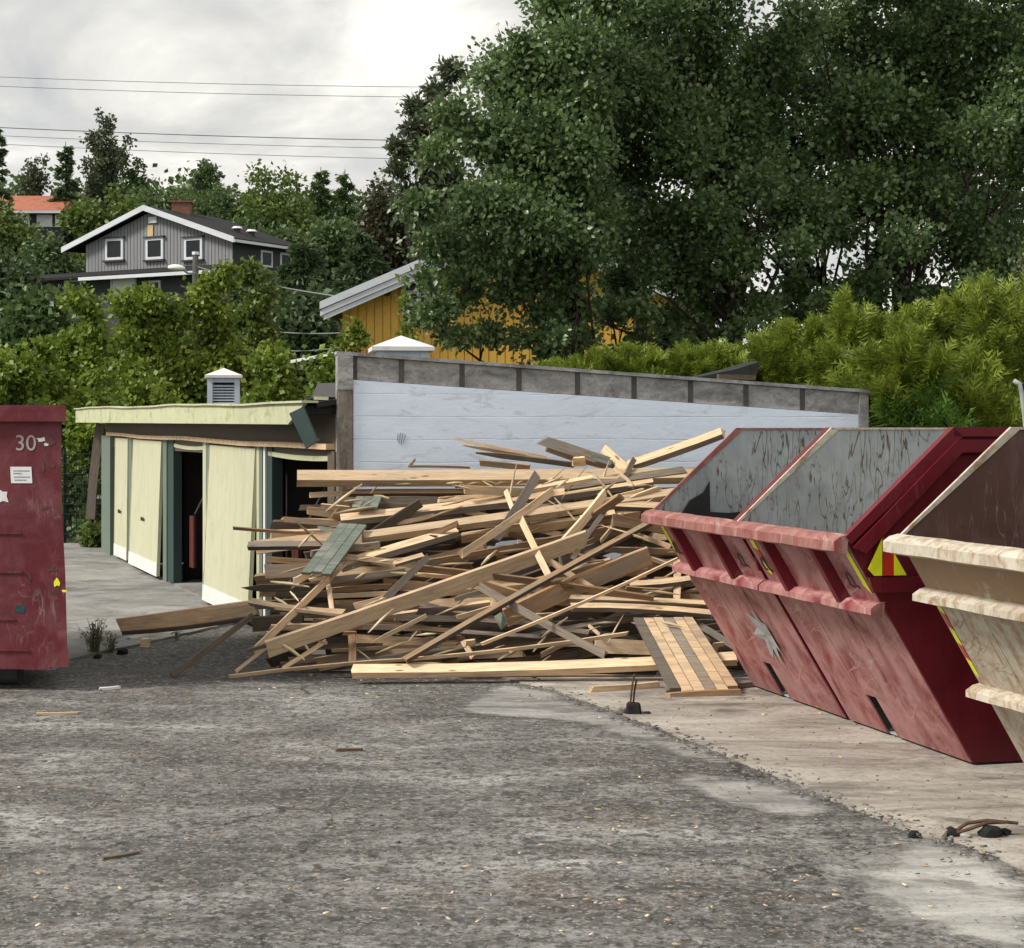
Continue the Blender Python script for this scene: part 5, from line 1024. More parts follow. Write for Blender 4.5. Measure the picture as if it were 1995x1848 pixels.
def thuja(label, x, Y, wpx, n, leaf, top, bot, L=0.30, group='thuja bushes in the hedge'):
    base = gb(x, Y); o = thing('thuja_bush', label, 'bush', base, group)
    hw = wpx * Y / F; zt_ = EYE - (top - HZ) * Y / F; zb_ = EYE - (bot - HZ) * Y / F
    mb = MB(); mb.tube([Vector(base), V3(base[0], base[1], zt_ - 0.3)], [0.05, 0.012], 7); mb.build('trunk', 'bark', o)
    nl = 20; la = rng.uniform(0, 2 * math.pi, nl); lr = hw * rng.uniform(0.2, 1.45, nl); lh = rng.uniform(0.22, 0.93, nl); lh[0] = 1.0; lr[0] = 0.12 * hw; lh[1] = 0.96; lr[1] = 0.4 * hw
    k_ = rng.integers(0, nl, n); t = rng.random(n) ** 0.6; hgt = (zt_ - zb_) * lh[k_]; bend = t ** 1.5
    tip = np.stack([np.cos(la) * lr, np.sin(la) * lr * 0.8, np.zeros(nl)], 1)[k_]; tg = np.stack([tip[:, 0] * 1.5 * t ** 0.5, tip[:, 1] * 1.5 * t ** 0.5, hgt], 1); tg = unit(tg)
    ctr_ = np.array([base[0], base[1], zb_]) + tip * bend[:, None]; ctr_[:, 2] += hgt * t
    side = unit(rng.normal(0, 1, (n, 3))); rad_ = hw * 0.26 * (1.12 - t)
    p = ctr_ + side * (rad_ * rng.random(n) ** 0.5)[:, None] - np.array([0, 0, L * 0.5]); d = tg * 0.75 + side * (0.85 - 0.45 * t)[:, None] + np.array([0, 0, 0.12]) + rng.normal(0, 0.18, (n, 3))
    v, f = fronds(p, d, L); np_mesh('foliage', v, f, leaf, o); return o
k = 0
for x in range(1070, 2060, 52):
    k += 1
    t_ = htop(x); bot = 745 if x < 1640 else 835; Yh = 20.6 if x < 1640 else 19.6
    side = 'behind the sloping wall parapet' if x < 1640 else 'standing at the right end of the whitewashed wall'
    thuja('feathery yellow green thuja bush ' + side, x + random.uniform(-8, 8), Yh + random.uniform(-0.3, 0.3), 56, 1500 if x < 1640 else 2300, 'thuja', t_ + (16 if x < 1500 else -10), bot, 0.20 if x < 1640 else 0.24, 'thuja bushes behind the parapet' if x < 1640 else 'thuja bushes right of the wall')
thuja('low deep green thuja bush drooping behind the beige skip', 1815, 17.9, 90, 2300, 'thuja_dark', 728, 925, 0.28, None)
thuja('spreading thuja spilling over the right end of the wall parapet', 1768, 18.2, 100, 1700, 'thuja', 640, 830, 0.26, None)
thuja('low green thuja bush beside the steel hoop', 1900, 18.3, 70, 1100, 'thuja', 690, 890, 0.28, None)
b = gb(1745, 18.6); o = thing('dead_shrub', 'brown dead shrub between the wall end and the thuja', 'shrub', b)
cs = np.array(px_clumps([(1735, 800, 30), (1745, 770, 22), (1768, 742, 18), (1725, 830, 30), (1760, 815, 25)], 18.6, 0.2)); p, d = clump_points(cs[:, :3], cs[:, 3], 1500); v, f = leaves(p, d, 0.09, 0.5); np_mesh('foliage', v, f, 'dead_leaf', o)
mb = MB()
for i in range(6): mb.tube([V3(b[0] + random.uniform(-.1, .1), b[1], b[2]), P(1725 + i * 9, 850, 18.6), P(1715 + i * 12, 760 + random.uniform(0, 40), 18.6)], [0.02, 0.014, 0.006], 5)
mb.build('stems', 'bark', o)
b = gb(2010, 21.5); tree('shrub', 'loose pale shrub poking above the thuja hedge at its far end', b, at(2005, 600, 21.5), (0.25, 0.25, 0.6), 10, (0.10, 0.2), 1500, 0.07, 'leaf_birch', trunk=0.02, n_lim=8, cat='shrub')
hp = thing('steel_hoop', 'bent grey steel pipe hoop beside the dark thuja', 'pipe', gb(1990, 16.5))
MB().tube([P(1975, 742, 16.5), P(1986, 748, 16.5), P(1992, 775, 16.5), P(1999, 840, 16.5), V3(*gb(2004, 16.5))], 0.022, 8).build('pipe', 'steel', hp, smooth=True)

# yellow green maples behind the garages
mp = 'yellow green maples behind the garage row'
for (x, ytop, hw, Y, m, n, lb) in ((30, 650, 120, 39, 'leaf_maple', 12000, 'broad yellow green maple bush reaching down behind the crimson bin'), (165, 560, 85, 41, 'leaf_maple', 12000, 'yellow green maple in front of the lean-to roof of the grey house'), (285, 560, 80, 40, 'leaf_maple', 12000, 'yellow green maple below the white ground floor window'),
        (415, 520, 62, 40.5, 'leaf_maple', 12000, 'tall narrow yellow green maple beside the lamp post'), (490, 500, 52, 46, 'leaf_bright', 9000, 'green maple hiding the right corner of the grey house'), (520, 660, 55, 37, 'leaf_maple', 6000, 'low maple growing over the garage roof'), (640, 690, 42, 30, 'leaf_maple', 3500, 'young maple sprouting next to the wall corner'), (250, 700, 110, 37, 'leaf_maple', 9000, 'dense low maple right behind the roof vent'), (348, 610, 55, 43, 'leaf_maple', 8000, 'yellow green maple filling the gap left of the lamp post')):
    p0 = at(x, ytop, Y); b = gb(x, Y); H = p0[2] - b[2]; zc_ = b[2] + H * 0.56; ex = []
    for j in range(5): ex.append((p0[0] + random.uniform(-0.6, 0.6) * hw * Y / F, Y + random.uniform(-0.4, 0.4), p0[2] - random.uniform(0.1, 0.7), random.uniform(0.12, 0.28)))
    tree('maple_tree', lb, b, (p0[0], Y, zc_), (hw * Y / F * 0.95, hw * Y / F * 0.8, H * 0.44), 60, (0.2, 0.46), int(n * 1.25), 0.125, m, trunk=0.06, n_lim=16, extra=ex, asp=0.8, droop=0.3)
b = gb(690, 27); o = tree('sapling', 'thin sapling with sparse leaves before the ochre boards', b, at(690, 655, 27), (0.25, 0.2, 0.45), 12, (0.05, 0.12), 420, 0.09, 'leaf_maple', trunk=0.02, n_lim=12, cat='sapling', asp=0.7)
b = gb(795, 31); tree('sapling', 'leafy shoots rising past the blue and white awning', b, at(790, 640, 31), (0.2, 0.2, 1.2), 12, (0.06, 0.14), 500, 0.09, 'leaf_maple', trunk=0.02, n_lim=12, cat='sapling', asp=0.7)

# trees on the hillside
hills = [  # px, top, half width, depth, kind, leaf, n, label
    (-8, 238, 34, 112, 'c', 'leaf_dark', 5200, 'tall dark spruce beside the orange roofed house'), (128, 276, 34, 118, 'c', 'leaf_dark', 5200, 'dark spruce standing between two pale birches'),
    (60, 300, 42, 126, 'b', 'leaf_birch', 5000, 'thin pale birch behind the orange tiled roof'), (210, 212, 62, 120, 'b', 'leaf_birch', 6500, 'tallest slender birch above the hillside trees'), (262, 300, 46, 122, 'b', 'leaf_mid', 5000, 'dark birch leaning right of the tallest birch'),
    (215, 345, 95, 104, 't', 'leaf_bright', 11000, 'bright round green tree behind the grey gable'), (310, 340, 70, 112, 't', 'leaf_mid', 9000, 'green tree behind the brick chimney'), (402, 306, 44, 124, 'b', 'leaf_mid', 5500, 'tall pine like tree behind the black roof ridge'), (460, 328, 70, 118, 't', 'leaf_mid', 9000, 'wide mid green tree behind the black roof'),
    (535, 322, 62, 106, 't', 'leaf_bright', 10000, 'weeping green birch at the end of the black roof'), (625, 326, 36, 112, 'c', 'leaf_mid', 5200, 'narrow dark tree left of the pale sky gap'), (672, 330, 34, 112, 'c', 'leaf_mid', 5200, 'narrow dark tree right of the forked tops'),
    (650, 410, 80, 100, 't', 'leaf_mid', 9000, 'broad dark tree above the ochre house eave'), (750, 348, 52, 92, 't', 'leaf_brown', 8000, 'olive brown tree next to the big broadleaf crown'), (590, 470, 70, 82, 'c', 'leaf_dark', 8000, 'dark weeping spruce left of the ochre eave'), (700, 450, 80, 76, 'c', 'leaf_dark', 9000, 'dark spruce right behind the ochre gable'),
    (500, 545, 70, 62, 't', 'leaf_dark', 10000, 'dark birch under the drooping cables'), (600, 560, 70, 58, 't', 'leaf_dark', 11000, 'dark green tree between the grey house and the ochre house'), (15, 392, 55, 96, 't', 'leaf_bright', 8000, 'yellowish tree in front of the orange roofed house'), (95, 455, 55, 94, 't', 'leaf_mid', 8000, 'green tree left of the grey gable'), (10, 500, 75, 72, 't', 'leaf_dark', 9000, 'dark tree far left below the orange roofed house'), (70, 560, 60, 62, 't', 'leaf_mid', 7000, 'mid green tree under the lean-to eave'), (395, 390, 60, 112, 't', 'leaf_mid', 8000, 'green tree behind the grey house roof'), (480, 410, 60, 104, 't', 'leaf_mid', 8000, 'green tree beside the roof vent of the grey house'), (560, 440, 60, 96, 't', 'leaf_mid', 8000, 'green tree beyond the far eave of the grey house')]
for (x, top, hw, Y, kd, leaf, n, lb) in hills:
    p0 = at(x, top, Y); b = gb(x, Y); H = p0[2] - b[2]; hwm = hw * Y / F
    if kd == 'c': conifer('spruce_tree', lb, b, H, hwm * 1.7, max(12, int(H * 1.3)), int(n * 1.4), 0.34, leaf, ragged=0.5)
    elif kd == 'b': tree('birch_tree', lb, b, (p0[0], Y, b[2] + H * 0.64), (hwm * 0.85, hwm * 0.8, H * 0.35), 60, (0.3, 0.62), int(n * 1.5), 0.24, leaf, 'birch_bark' if leaf == 'leaf_birch' else 'bark', 0.14, 26, droop=0.5, hang=0.6, inner=0.7, extra=[(p0[0] + random.gauss(0, 0.22) * hwm, Y + random.gauss(0, 0.2) * hwm, p0[2] - H * 0.025 * j_ - 0.3, random.uniform(0.2, 0.42)) for j_ in range(9)])
    else: tree('broadleaf_tree', lb, b, (p0[0], Y, b[2] + H * 0.56), (hwm, hwm * 0.8, H * 0.44), 80, (0.45, 1.0), int(n * 1.3), 0.27, leaf, 'bark', 0.18, 14, droop=0.4, hang=0.8)
# pine at the edge of the big crown
b = gb(820, 44); pn_cl = px_clumps([(790, 290, 26), (830, 250, 28), (775, 330, 22), (810, 210, 24), (850, 180, 26), (800, 380, 28), (780, 400, 20), (840, 330, 30), (880, 140, 26), (830, 430, 30), (860, 240, 30), (770, 285, 14), (800, 250, 18)], 44, 0.6)
tree('pine_tree', 'open grey green pine against the pale sky beside the big crown', b, at(850, 330, 44), (0.5, 0.5, 1.5), 8, (0.2, 0.4), 9000, 0.17, 'leaf_birch', trunk=0.12, n_lim=20, extra=pn_cl, asp=0.4)
# undergrowth behind the bin and the fence
for (x, top, hw, Y, lb, m) in ((150, 800, 45, 36.5, 'leafy shrub behind the wire mesh fence', 'leaf_maple'), (165, 930, 40, 36.2, 'dark undergrowth at the foot of the mesh fence', 'leaf_mid'), (60, 760, 90, 37, 'dark shrub mass hidden behind the crimson bin', 'leaf_mid'), (190, 1030, 14, 34.2, 'small ivy shrub at the garage corner', 'leaf_bright')):
    p0 = at(x, top, Y); b = (p0[0], Y, -0.24); H = p0[2] + 0.24; tree('shrub', lb, b, (p0[0], Y, -0.24 + H * 0.5), (hw * Y / F, 0.5, H * 0.48), 26, (0.15, 0.3), 4200 if hw > 20 else 900, 0.12, m, trunk=0.03, n_lim=8, cat='shrub', asp=0.75)
# far wood as one mass behind the numbered trees
cs = []
for k in range(260):
    Y = random.uniform(128, 150); x = random.uniform(-48, 2); z0 = ground_z(x, Y); px = x / Y * F + CX
    lim = 372 if px < 560 else (395 if px < 700 else 375)
    zmax = EYE - (lim - HZ) * Y / F; cs.append((x, Y, random.uniform(z0, max(z0 + 1, zmax)), random.uniform(1.2, 2.2)))
cs = np.array(cs); p, d = clump_points(cs[:, :3], cs[:, 3], 30000); v, f = leaves(p, d, 0.5, 0.4); tag(np_mesh('far_wood', v, f, 'leaf_mid', None, 'stuff'), 'far wooded hillside reading as one mass of foliage', 'wood', None, 'stuff')
# dry weeds at the apron edge
for (x, y, n, H, lb) in ((185, 1275, 34, 0.34, 'clump of dry grey weeds at the apron edge beside the bin'), (215, 1272, 16, 0.2, 'smaller clump of dry weeds at the apron edge'), (345, 1248, 7, 0.14, 'tiny weed below the wide overhanging board')):
    b = G(x, y); o = thing('weed', lb, 'weed', b); mb = MB(); lp = []
    for i in range(n):
        a = random.uniform(0, 6.28); r = random.uniform(0.02, 0.2 * H / 0.34); tip = b + V3(math.cos(a) * r, math.sin(a) * r, H * random.uniform(0.5, 1.1)); mb.tube([b + V3(math.cos(a), math.sin(a), 0) * r * 0.3, (b + tip) / 2 + V3(0, 0, 0.04), tip], [0.004, 0.003, 0.0015], 4)
        for j in range(9): lp.append(tuple(b.lerp(tip, random.uniform(0.3, 1.0)) + V3(random.gauss(0, .015), random.gauss(0, .015), 0)))
    mb.build('stems', 'weed', o); pp = np.array(lp); v, f = leaves(pp, rng.normal(0, 1, pp.shape), 0.03, 0, 0.4); np_mesh('leaves', v, f, 'weed', o)

# ------------------------------------------------------------------ mesh fence and leaning board by the garage end
fe = thing('mesh_fence', 'dark wire mesh fence beyond the apron next to the garage end', 'fence', V3(*gb(160, 35.2)) )
Yf = 35.2; zf0 = -0.24; zf1 = EYE - (885 - HZ) * Yf / F; x0 = P(95, 900, Yf).x; x1 = P(203, 900, Yf).x
mb = MB()
for i in range(23): xx = x0 + (x1 - x0) * i / 22; mb.tube([V3(xx, Yf, zf0), V3(xx, Yf, zf1)], 0.006, 4)
for i in range(10): zz = zf0 + (zf1 - zf0) * i / 9; mb.tube([V3(x0, Yf - 0.01, zz), V3(x1, Yf - 0.01, zz)], 0.007, 4)
mb.build('mesh', 'fence_wire', fe)
MB().tube([V3(x0 + 0.3, Yf + 0.04, -0.3), V3(x0 + 0.3, Yf + 0.04, zf1 + 0.1)], 0.03, 8).build('fence_post', 'fence_wire', fe)
MB().tube([P(128, 1080, 34.4), P(168, 1080, 34.4)], 0.025, 6).build('bottom_rail', 'steel', fe)
plank(P(196, 826, 33.9), P(176, 1012, 33.9), 0.17, 0.04, 'grey', 'weathered board hanging down at the far garage corner', 0, None, 0.01, 'board', 'board')

# ------------------------------------------------------------------ lamp pole, cables and power lines
lp = thing('lamp_post', 'dark wooden pole with a white street lamp head above the maples', 'lamp post', V3(*gb(381, 60)))
bz = V3(*gb(381, 60)); tp = P(381, 497, 60); MB().tube([bz, tp], [0.16, 0.10], 10).build('pole', 'pole_wood', lp, smooth=True)
arm = MB(); arm.tube([P(380, 533, 59.9), P(366, 533, 59.6), P(358, 527, 59.4)], 0.035, 6); arm.build('arm', 'steel', lp)
bm = bmesh.new(); bmesh.ops.create_uvsphere(bm, u_segments=14, v_segments=8, radius=1.0); mb = MB(); c = P(344, 523, 59.4)
mb.add([c + V3(v.co.x * 0.30, v.co.y * 0.16, v.co.z * (0.13 if v.co.z > 0 else 0.09) - 0.02 * v.co.x) for v in bm.verts], [[x.index for x in f.verts] for f in bm.faces]); bm.free(); mb.build('lamp_head', 'lamp_glass', lp, smooth=True)
MB().tube([tp, tp + V3(0, 0, 0.1)], 0.12, 8).build('pole_cap', 'lamp_glass', lp)
def wire(pts, Y, r, m, lb, grp=None, sag=0.0):
    a = P(*pts[0], Y[0]); b_ = P(*pts[1], Y[1]); n = 14; q = [a.lerp(b_, i / n) - V3(0, 0, sag * 4 * (i / n) * (1 - i / n)) for i in range(n + 1)]
    mb = MB(); mb.tube(q, r, 4); o = mb.build('cable', m, origin=(a + b_) / 2); return tag(o, lb, 'cable', grp)
wire([(384, 520), (700, 584)], (60, 38), 0.02, 'cable', 'cable running from the lamp post top to the ochre house eave', sag=0.1)
wire([(384, 624), (690, 672)], (60, 42), 0.02, 'cable', 'lower cable sagging from the pole to the ochre house wall', sag=0.5); wire([(384, 612), (690, 648)], (60, 42), 0.02, 'cable', 'middle cable from the pole to the ochre house wall', sag=0.25)
for (y0, y1, y2, lb) in ((148, 171, 172, 'highest thin power line across the cloudy sky'), (166, 191, 192, 'second thin power line below the highest one'), (246, 277, 279, 'thick power line passing behind the tallest birch top'), (262, 292, 296, 'fourth power line just under the thick one'), (278, 314, 319, 'lowest power line grazing the hillside tree tops')):
    wire([(-60, y0), (1000, y1)], (170, 165), 0.042 if 'thick power' in lb else 0.026, 'cable', lb, None, 0.25)

# ------------------------------------------------------------------ grey house on the hill
h0 = V3(-13.2, 85, 0); hd = V3(-0.86, 0.51, 0).normalized(); hb = V3(0.51, 0.86, 0).normalized(); HW = 10.35; HB = 5.2
gh_ = thing('grey_house', 'grey boarded gable house with black tiled roof on the wooded hill', 'house', V3(-17, 89, ground_z(-17, 89)))
def hp_(w, d, z): return h0 + hd * w + hb * d + V3(0, 0, z)       # w: leftwards along the gable, d: back
ze, za, zb0 = 11.05, 12.75, 9.75
def roofz(w): return za - abs(w - HW / 2) * (za - ze) / (HW / 2)
MB().prism([hp_(0.03, 0.03, zb0 - 3.4), hp_(HW - 0.9, 0.03, zb0 - 3.4), hp_(HW - 0.9, 0.03, roofz(HW - 0.9) - 0.12), hp_(HW / 2, 0.03, za - 0.12), hp_(0.03, 0.03, ze - 0.12)], hb * (HB - 0.3)).build('wall', 'grey_dark', gh_)
nbd = 44
for i in range(nbd):
    a = 0.03 + (HW - 0.95) * i / nbd; b = a + (HW - 0.95) / nbd; g_ = 0.035
    MB().hexa([hp_(a, -0.02, zb0), hp_(b - g_, -0.02, zb0), hp_(b - g_, 0.025, zb0), hp_(a, 0.025, zb0), hp_(a, -0.02, roofz(a) - 0.14), hp_(b - g_, -0.02, roofz(b - g_) - 0.14), hp_(b - g_, 0.025, roofz(b - g_) - 0.14), hp_(a, 0.025, roofz(a) - 0.14)]).build('board', 'grey_board', gh_)
def rslab(w0, w1, z0, z1, d0, d1, th, m, nm, par): return MB().hexa([hp_(w0, d0, z0), hp_(w1, d0, z1), hp_(w1, d1, z1), hp_(w0, d1, z0), hp_(w0, d0, z0 + th), hp_(w1, d0, z1 + th), hp_(w1, d1, z1 + th), hp_(w0, d1, z0 + th)]).build(nm, m, par)
rf = rslab(-0.45, HW / 2, roofz(-0.45), za, -0.45, HB, 0.12, 'rooftile_black', 'roof', gh_); rslab(HW / 2, HW + 0.25, za, roofz(HW + 0.25), -0.45, HB, 0.12, 'rooftile_black', 'roof', gh_)
for (w0, w1) in ((-0.45, HW / 2), (HW / 2, HW + 0.25)): rslab(w0, w1, roofz(w0) - 0.10, roofz(w1) - 0.10, -0.52, -0.452, 0.27, 'trim', 'barge_board', gh_)
rslab(-0.52, -0.455, roofz(-0.5) - 0.06, roofz(-0.5) - 0.06, -0.5, HB, 0.13, 'trim', 'gutter', gh_)
c = P(354, 404, 89.5); MB().aabb(c.x - 0.45, c.x + 0.45, 89.2, 89.9, 12.0, EYE + (838 - 396) * 89.5 / F).build('chimney', 'brick', rf); MB().aabb(c.x - 0.52, c.x + 0.52, 89.13, 89.97, EYE + (838 - 396) * 89.5 / F, EYE + (838 - 393) * 89.5 / F).build('chimney_cap', 'brick', rf)
for (px, py) in ((462, 450), (490, 456)):
    c = P(px, py, 87.4); MB().tube([c - V3(0, 0, 0.35), c + V3(0, 0, 0.1)], 0.16, 8).build('roof_pipe', 'grey_dark', rf); MB().tube([c + V3(0, 0, 0.101), c + V3(0, 0, 0.2)], [0.28, 0.2], 8).build('pipe_hat', 'lamp_glass', rf)
def hwx(px):
    r = (px - CX) / F; return (r * h0.y - h0.x) / (hd.x - r * hd.y)
def hzz(px, py): w = hwx(px); return EYE - (py - HZ) * (h0 + hd * w).y / F
def hwin(xa, xb, ya, yb, glass='glass', fr='trim', par=None, d=-0.06, deep=0.04):
    w0, w1 = hwx(xb), hwx(xa); z0, z1 = hzz(xa, yb), hzz(xa, ya); t = 0.13
    g = MB().hexa([hp_(w0, d + 0.03, z0), hp_(w1, d + 0.03, z0), hp_(w1, d, z0), hp_(w0, d, z0), hp_(w0, d + 0.03, z1), hp_(w1, d + 0.03, z1), hp_(w1, d, z1), hp_(w0, d, z1)]).build('window', glass, gh_)
    for (a0, a1, b0, b1) in ((w0 - t, w0, z0 - t, z1 + t), (w1, w1 + t, z0 - t, z1 + t), (w0 + .002, w1 - .002, z0 - t, z0), (w0 + .002, w1 - .002, z1, z1 + t)):
        MB().hexa([hp_(a0, d - deep, b0), hp_(a1, d - deep, b0), hp_(a1, d + deep, b0), hp_(a0, d + deep, b0), hp_(a0, d - deep, b1), hp_(a1, d - deep, b1), hp_(a1, d + deep, b1), hp_(a0, d + deep, b1)]).build('frame', fr, g)
    MB().hexa([hp_(w0 - t - 0.1, d - 0.12, z0 - t - 0.09), hp_(w1 + t + .1, d - 0.12, z0 - t - 0.09), hp_(w1 + t + .1, d + .05, z0 - t - 0.09), hp_(w0 - t - .1, d + .05, z0 - t - 0.09), hp_(w0 - t - .1, d - 0.12, z0 - t - 0.003), hp_(w1 + t + .1, d - 0.12, z0 - t - 0.003), hp_(w1 + t + .1, d + .05, z0 - t - 0.003), hp_(w0 - t - .1, d + .05, z0 - t - 0.003)]).build('sill', 'grey_dark', g)
    MB().hexa([hp_(w0 - t - 0.1, d - 0.12, z1 + t + 0.003), hp_(w1 + t + .1, d - 0.12, z1 + t + 0.003), hp_(w1 + t + .1, d + .05, z1 + t + 0.003), hp_(w0 - t - .1, d + .05, z1 + t + 0.003), hp_(w0 - t - .1, d - 0.12, z1 + t + 0.07), hp_(w1 + t + .1, d - 0.12, z1 + t + 0.07), hp_(w1 + t + .1, d + .05, z1 + t + 0.07), hp_(w0 - t - .1, d + .05, z1 + t + 0.07)]).build('head_board', 'grey_dark', g)
hwin(211, 238, 471, 503); hwin(290, 316, 470, 502); hwin(365, 392, 470, 502)
def hslab(xa, xb, ya, yb, m, nm, d0=-0.08, d1=-0.03):
    w0, w1 = hwx(xb), hwx(xa); z0, z1 = hzz(xa, yb), hzz(xa, ya); return MB().hexa([hp_(w0, d0, z0), hp_(w1, d0, z0), hp_(w1, d1, z0), hp_(w0, d1, z0), hp_(w0, d0, z1), hp_(w1, d0, z1), hp_(w1, d1, z1), hp_(w0, d1, z1)]).build(nm, m, gh_)
hslab(289, 300, 440, 466, 'tanboard', 'bare_board'); hslab(292, 308, 424, 436, 'trim', 'gable_vent', -0.12)
# lean-to roof and ground floor
w0, w1 = hwx(470), hwx(60)
zl0 = hzz(250, 526); MB().hexa([hp_(w0, -2.2, zl0 - 0.55), hp_(w1, -2.2, zl0 - 0.55), hp_(w1, -0.03, zl0 - 0.12), hp_(w0, -0.03, zl0 - 0.12), hp_(w0, -2.2, zl0 - 0.43), hp_(w1, -2.2, zl0 - 0.43), hp_(w1 - 1.2, -0.03, zl0), hp_(w0, -0.03, zl0)]).build('lean_to_roof', 'rooftile_black', gh_)
MB().hexa([hp_(w0, -2.28, zl0 - 0.66), hp_(w1 - 5.5, -2.28, zl0 - 0.66), hp_(w1 - 5.5, -2.205, zl0 - 0.66), hp_(w0, -2.205, zl0 - 0.66), hp_(w0, -2.28, zl0 - 0.50), hp_(w1 - 5.5, -2.28, zl0 - 0.50), hp_(w1 - 5.5, -2.205, zl0 - 0.50), hp_(w0, -2.205, zl0 - 0.50)]).build('lean_to_fascia', 'trim', gh_)
MB().hexa([hp_(w0 + 0.4, -1.5, zl0 - 3.5), hp_(w1 - 1.0, -1.5, zl0 - 3.5), hp_(w1 - 1.0, -0.05, zl0 - 3.5), hp_(w0 + .4, -0.05, zl0 - 3.5), hp_(w0 + .4, -1.5, zl0 - 0.45), hp_(w1 - 1.0, -1.5, zl0 - 0.45), hp_(w1 - 1.0, -0.05, zl0 - 0.3), hp_(w0 + .4, -0.05, zl0 - 0.3)]).build('ground_floor', 'grey_dark', gh_)
def lwin(xa, xb, ya, yb, m):
    w0, w1 = hwx(xb), hwx(xa); z0, z1 = hzz(xa, yb), hzz(xa, ya); g = MB().hexa([hp_(w0, -1.54, z0), hp_(w1, -1.54, z0), hp_(w1, -1.51, z0), hp_(w0, -1.51, z0), hp_(w0, -1.54, z1), hp_(w1, -1.54, z1), hp_(w1, -1.51, z1), hp_(w0, -1.51, z1)]).build('window', m, gh_)
    for (a0, a1, b0, b1) in ((w0 - .1, w0, z0 - .1, z1 + .1), (w1, w1 + .1, z0 - .1, z1 + .1), (w0 + .002, w1 - .002, z1, z1 + .1)): MB().hexa([hp_(a0, -1.58, b0), hp_(a1, -1.58, b0), hp_(a1, -1.5, b0), hp_(a0, -1.5, b0), hp_(a0, -1.58, b1), hp_(a1, -1.58, b1), hp_(a1, -1.5, b1), hp_(a0, -1.5, b1)]).build('frame', 'trim', g)
lwin(262, 305, 548, 592, 'blind'); lwin(172, 200, 555, 580, 'glass'); lwin(335, 352, 556, 590, 'glass')
# side window
for d_ in (2.1, 3.6):
    g = MB().hexa([hp_(-0.01, d_, ze - 1.15), hp_(-0.01, d_ + 0.9, ze - 1.15), hp_(0.02, d_ + 0.9, ze - 1.15), hp_(0.02, d_, ze - 1.15), hp_(-0.01, d_, ze - 0.35), hp_(-0.01, d_ + 0.9, ze - 0.35), hp_(0.02, d_ + 0.9, ze - 0.35), hp_(0.02, d_, ze - 0.35)]).build('window', 'trim', gh_)
    MB().hexa([hp_(-0.03, d_ + .12, ze - 1.05), hp_(-0.03, d_ + 0.78, ze - 1.05), hp_(-0.012, d_ + 0.78, ze - 1.05), hp_(-0.012, d_ + .12, ze - 1.05), hp_(-0.03, d_ + .12, ze - 0.45), hp_(-0.03, d_ + 0.78, ze - 0.45), hp_(-0.012, d_ + 0.78, ze - 0.45), hp_(-0.012, d_ + .12, ze - 0.45)]).build('pane', 'glass', g)

# ------------------------------------------------------------------ orange roofed house far left
Yr = 116; oh = thing('orange_roof_house', 'dark house with orange tiled roof half hidden by trees on the hill', 'house', V3(*gb(40, Yr)))
def ob_(xa, xb, ya, yb, y0, y1, m, nm, par=None): a = P(xa, yb, Yr); b_ = P(xb, ya, Yr); return MB().aabb(a.x, b_.x, Yr + y0, Yr + y1, a.z, b_.z).build(nm, m, par or oh)
ob_(-120, 117, 415, 470, 0, 7, 'grey_dark', 'wall')
a, b_ = P(-130, 412, Yr), P(124, 412, Yr); zt_ = EYE + (838 - 382) * (Yr + 3.5) / F
MB().prism([V3(a.x, Yr - 0.6, a.z), V3(a.x, Yr + 3.5, zt_), V3(a.x, Yr + 7.6, a.z), V3(a.x, Yr + 7.6, a.z - 0.15), V3(a.x, Yr - 0.6, a.z - 0.15)], V3(b_.x - a.x, 0, 0)).build('roof', 'rooftile_red', oh)
ob_(-130, 124, 413, 418, -0.66, -0.605, 'trim', 'gutter')
for (xa, xb) in ((72, 102), (108, 117), (30, 58), (-20, 10)):
    w_ = ob_(xa, xb, 419, 441, -0.06, -0.005, 'blind', 'window'); ob_(xa - 2, xb + 2, 441.3, 443, -0.1, -0.005, 'trim', 'sill', w_)

# ------------------------------------------------------------------ ochre house
Yo = 38.0; yh = thing('ochre_house', 'ochre boarded house with white barge boards behind the wall', 'house', V3(*gb(1000, Yo)))
xl, xrr = P(667, 700, Yo).x, P(667, 700, Yo).x + 7.6; xm = (xl + xrr) / 2; sl = math.tan(R(23)); ze = EYE - (592 - HZ) * Yo / F
def oz(x): return ze + (min(x - xl, xrr - x)) * sl
MB().prism([V3(xl + .01, Yo + .03, -0.3), V3(xrr - .01, Yo + .03, -0.3), V3(xrr - .01, Yo + .03, ze - .05), V3(xm, Yo + .03, oz(xm) - .05), V3(xl + .01, Yo + .03, ze - .05)], V3(0, 7.5, 0)).build('wall', 'ochre', yh)
nb_ = 44
for i in range(nb_):
    a = xl + (xrr - xl) * i / nb_; b_ = xl + (xrr - xl) * (i + 1) / nb_ - 0.02
    MB().hexa([V3(a, Yo - .0, -0.3), V3(b_, Yo - .0, -0.3), V3(b_, Yo + .028, -0.3), V3(a, Yo + .028, -0.3), V3(a, Yo, oz(a) - .03), V3(b_, Yo, oz(b_) - .03), V3(b_, Yo + .028, oz(b_) - .03), V3(a, Yo + .028, oz(a) - .03)]).build('board', 'ochre', yh)
ov = 0.42
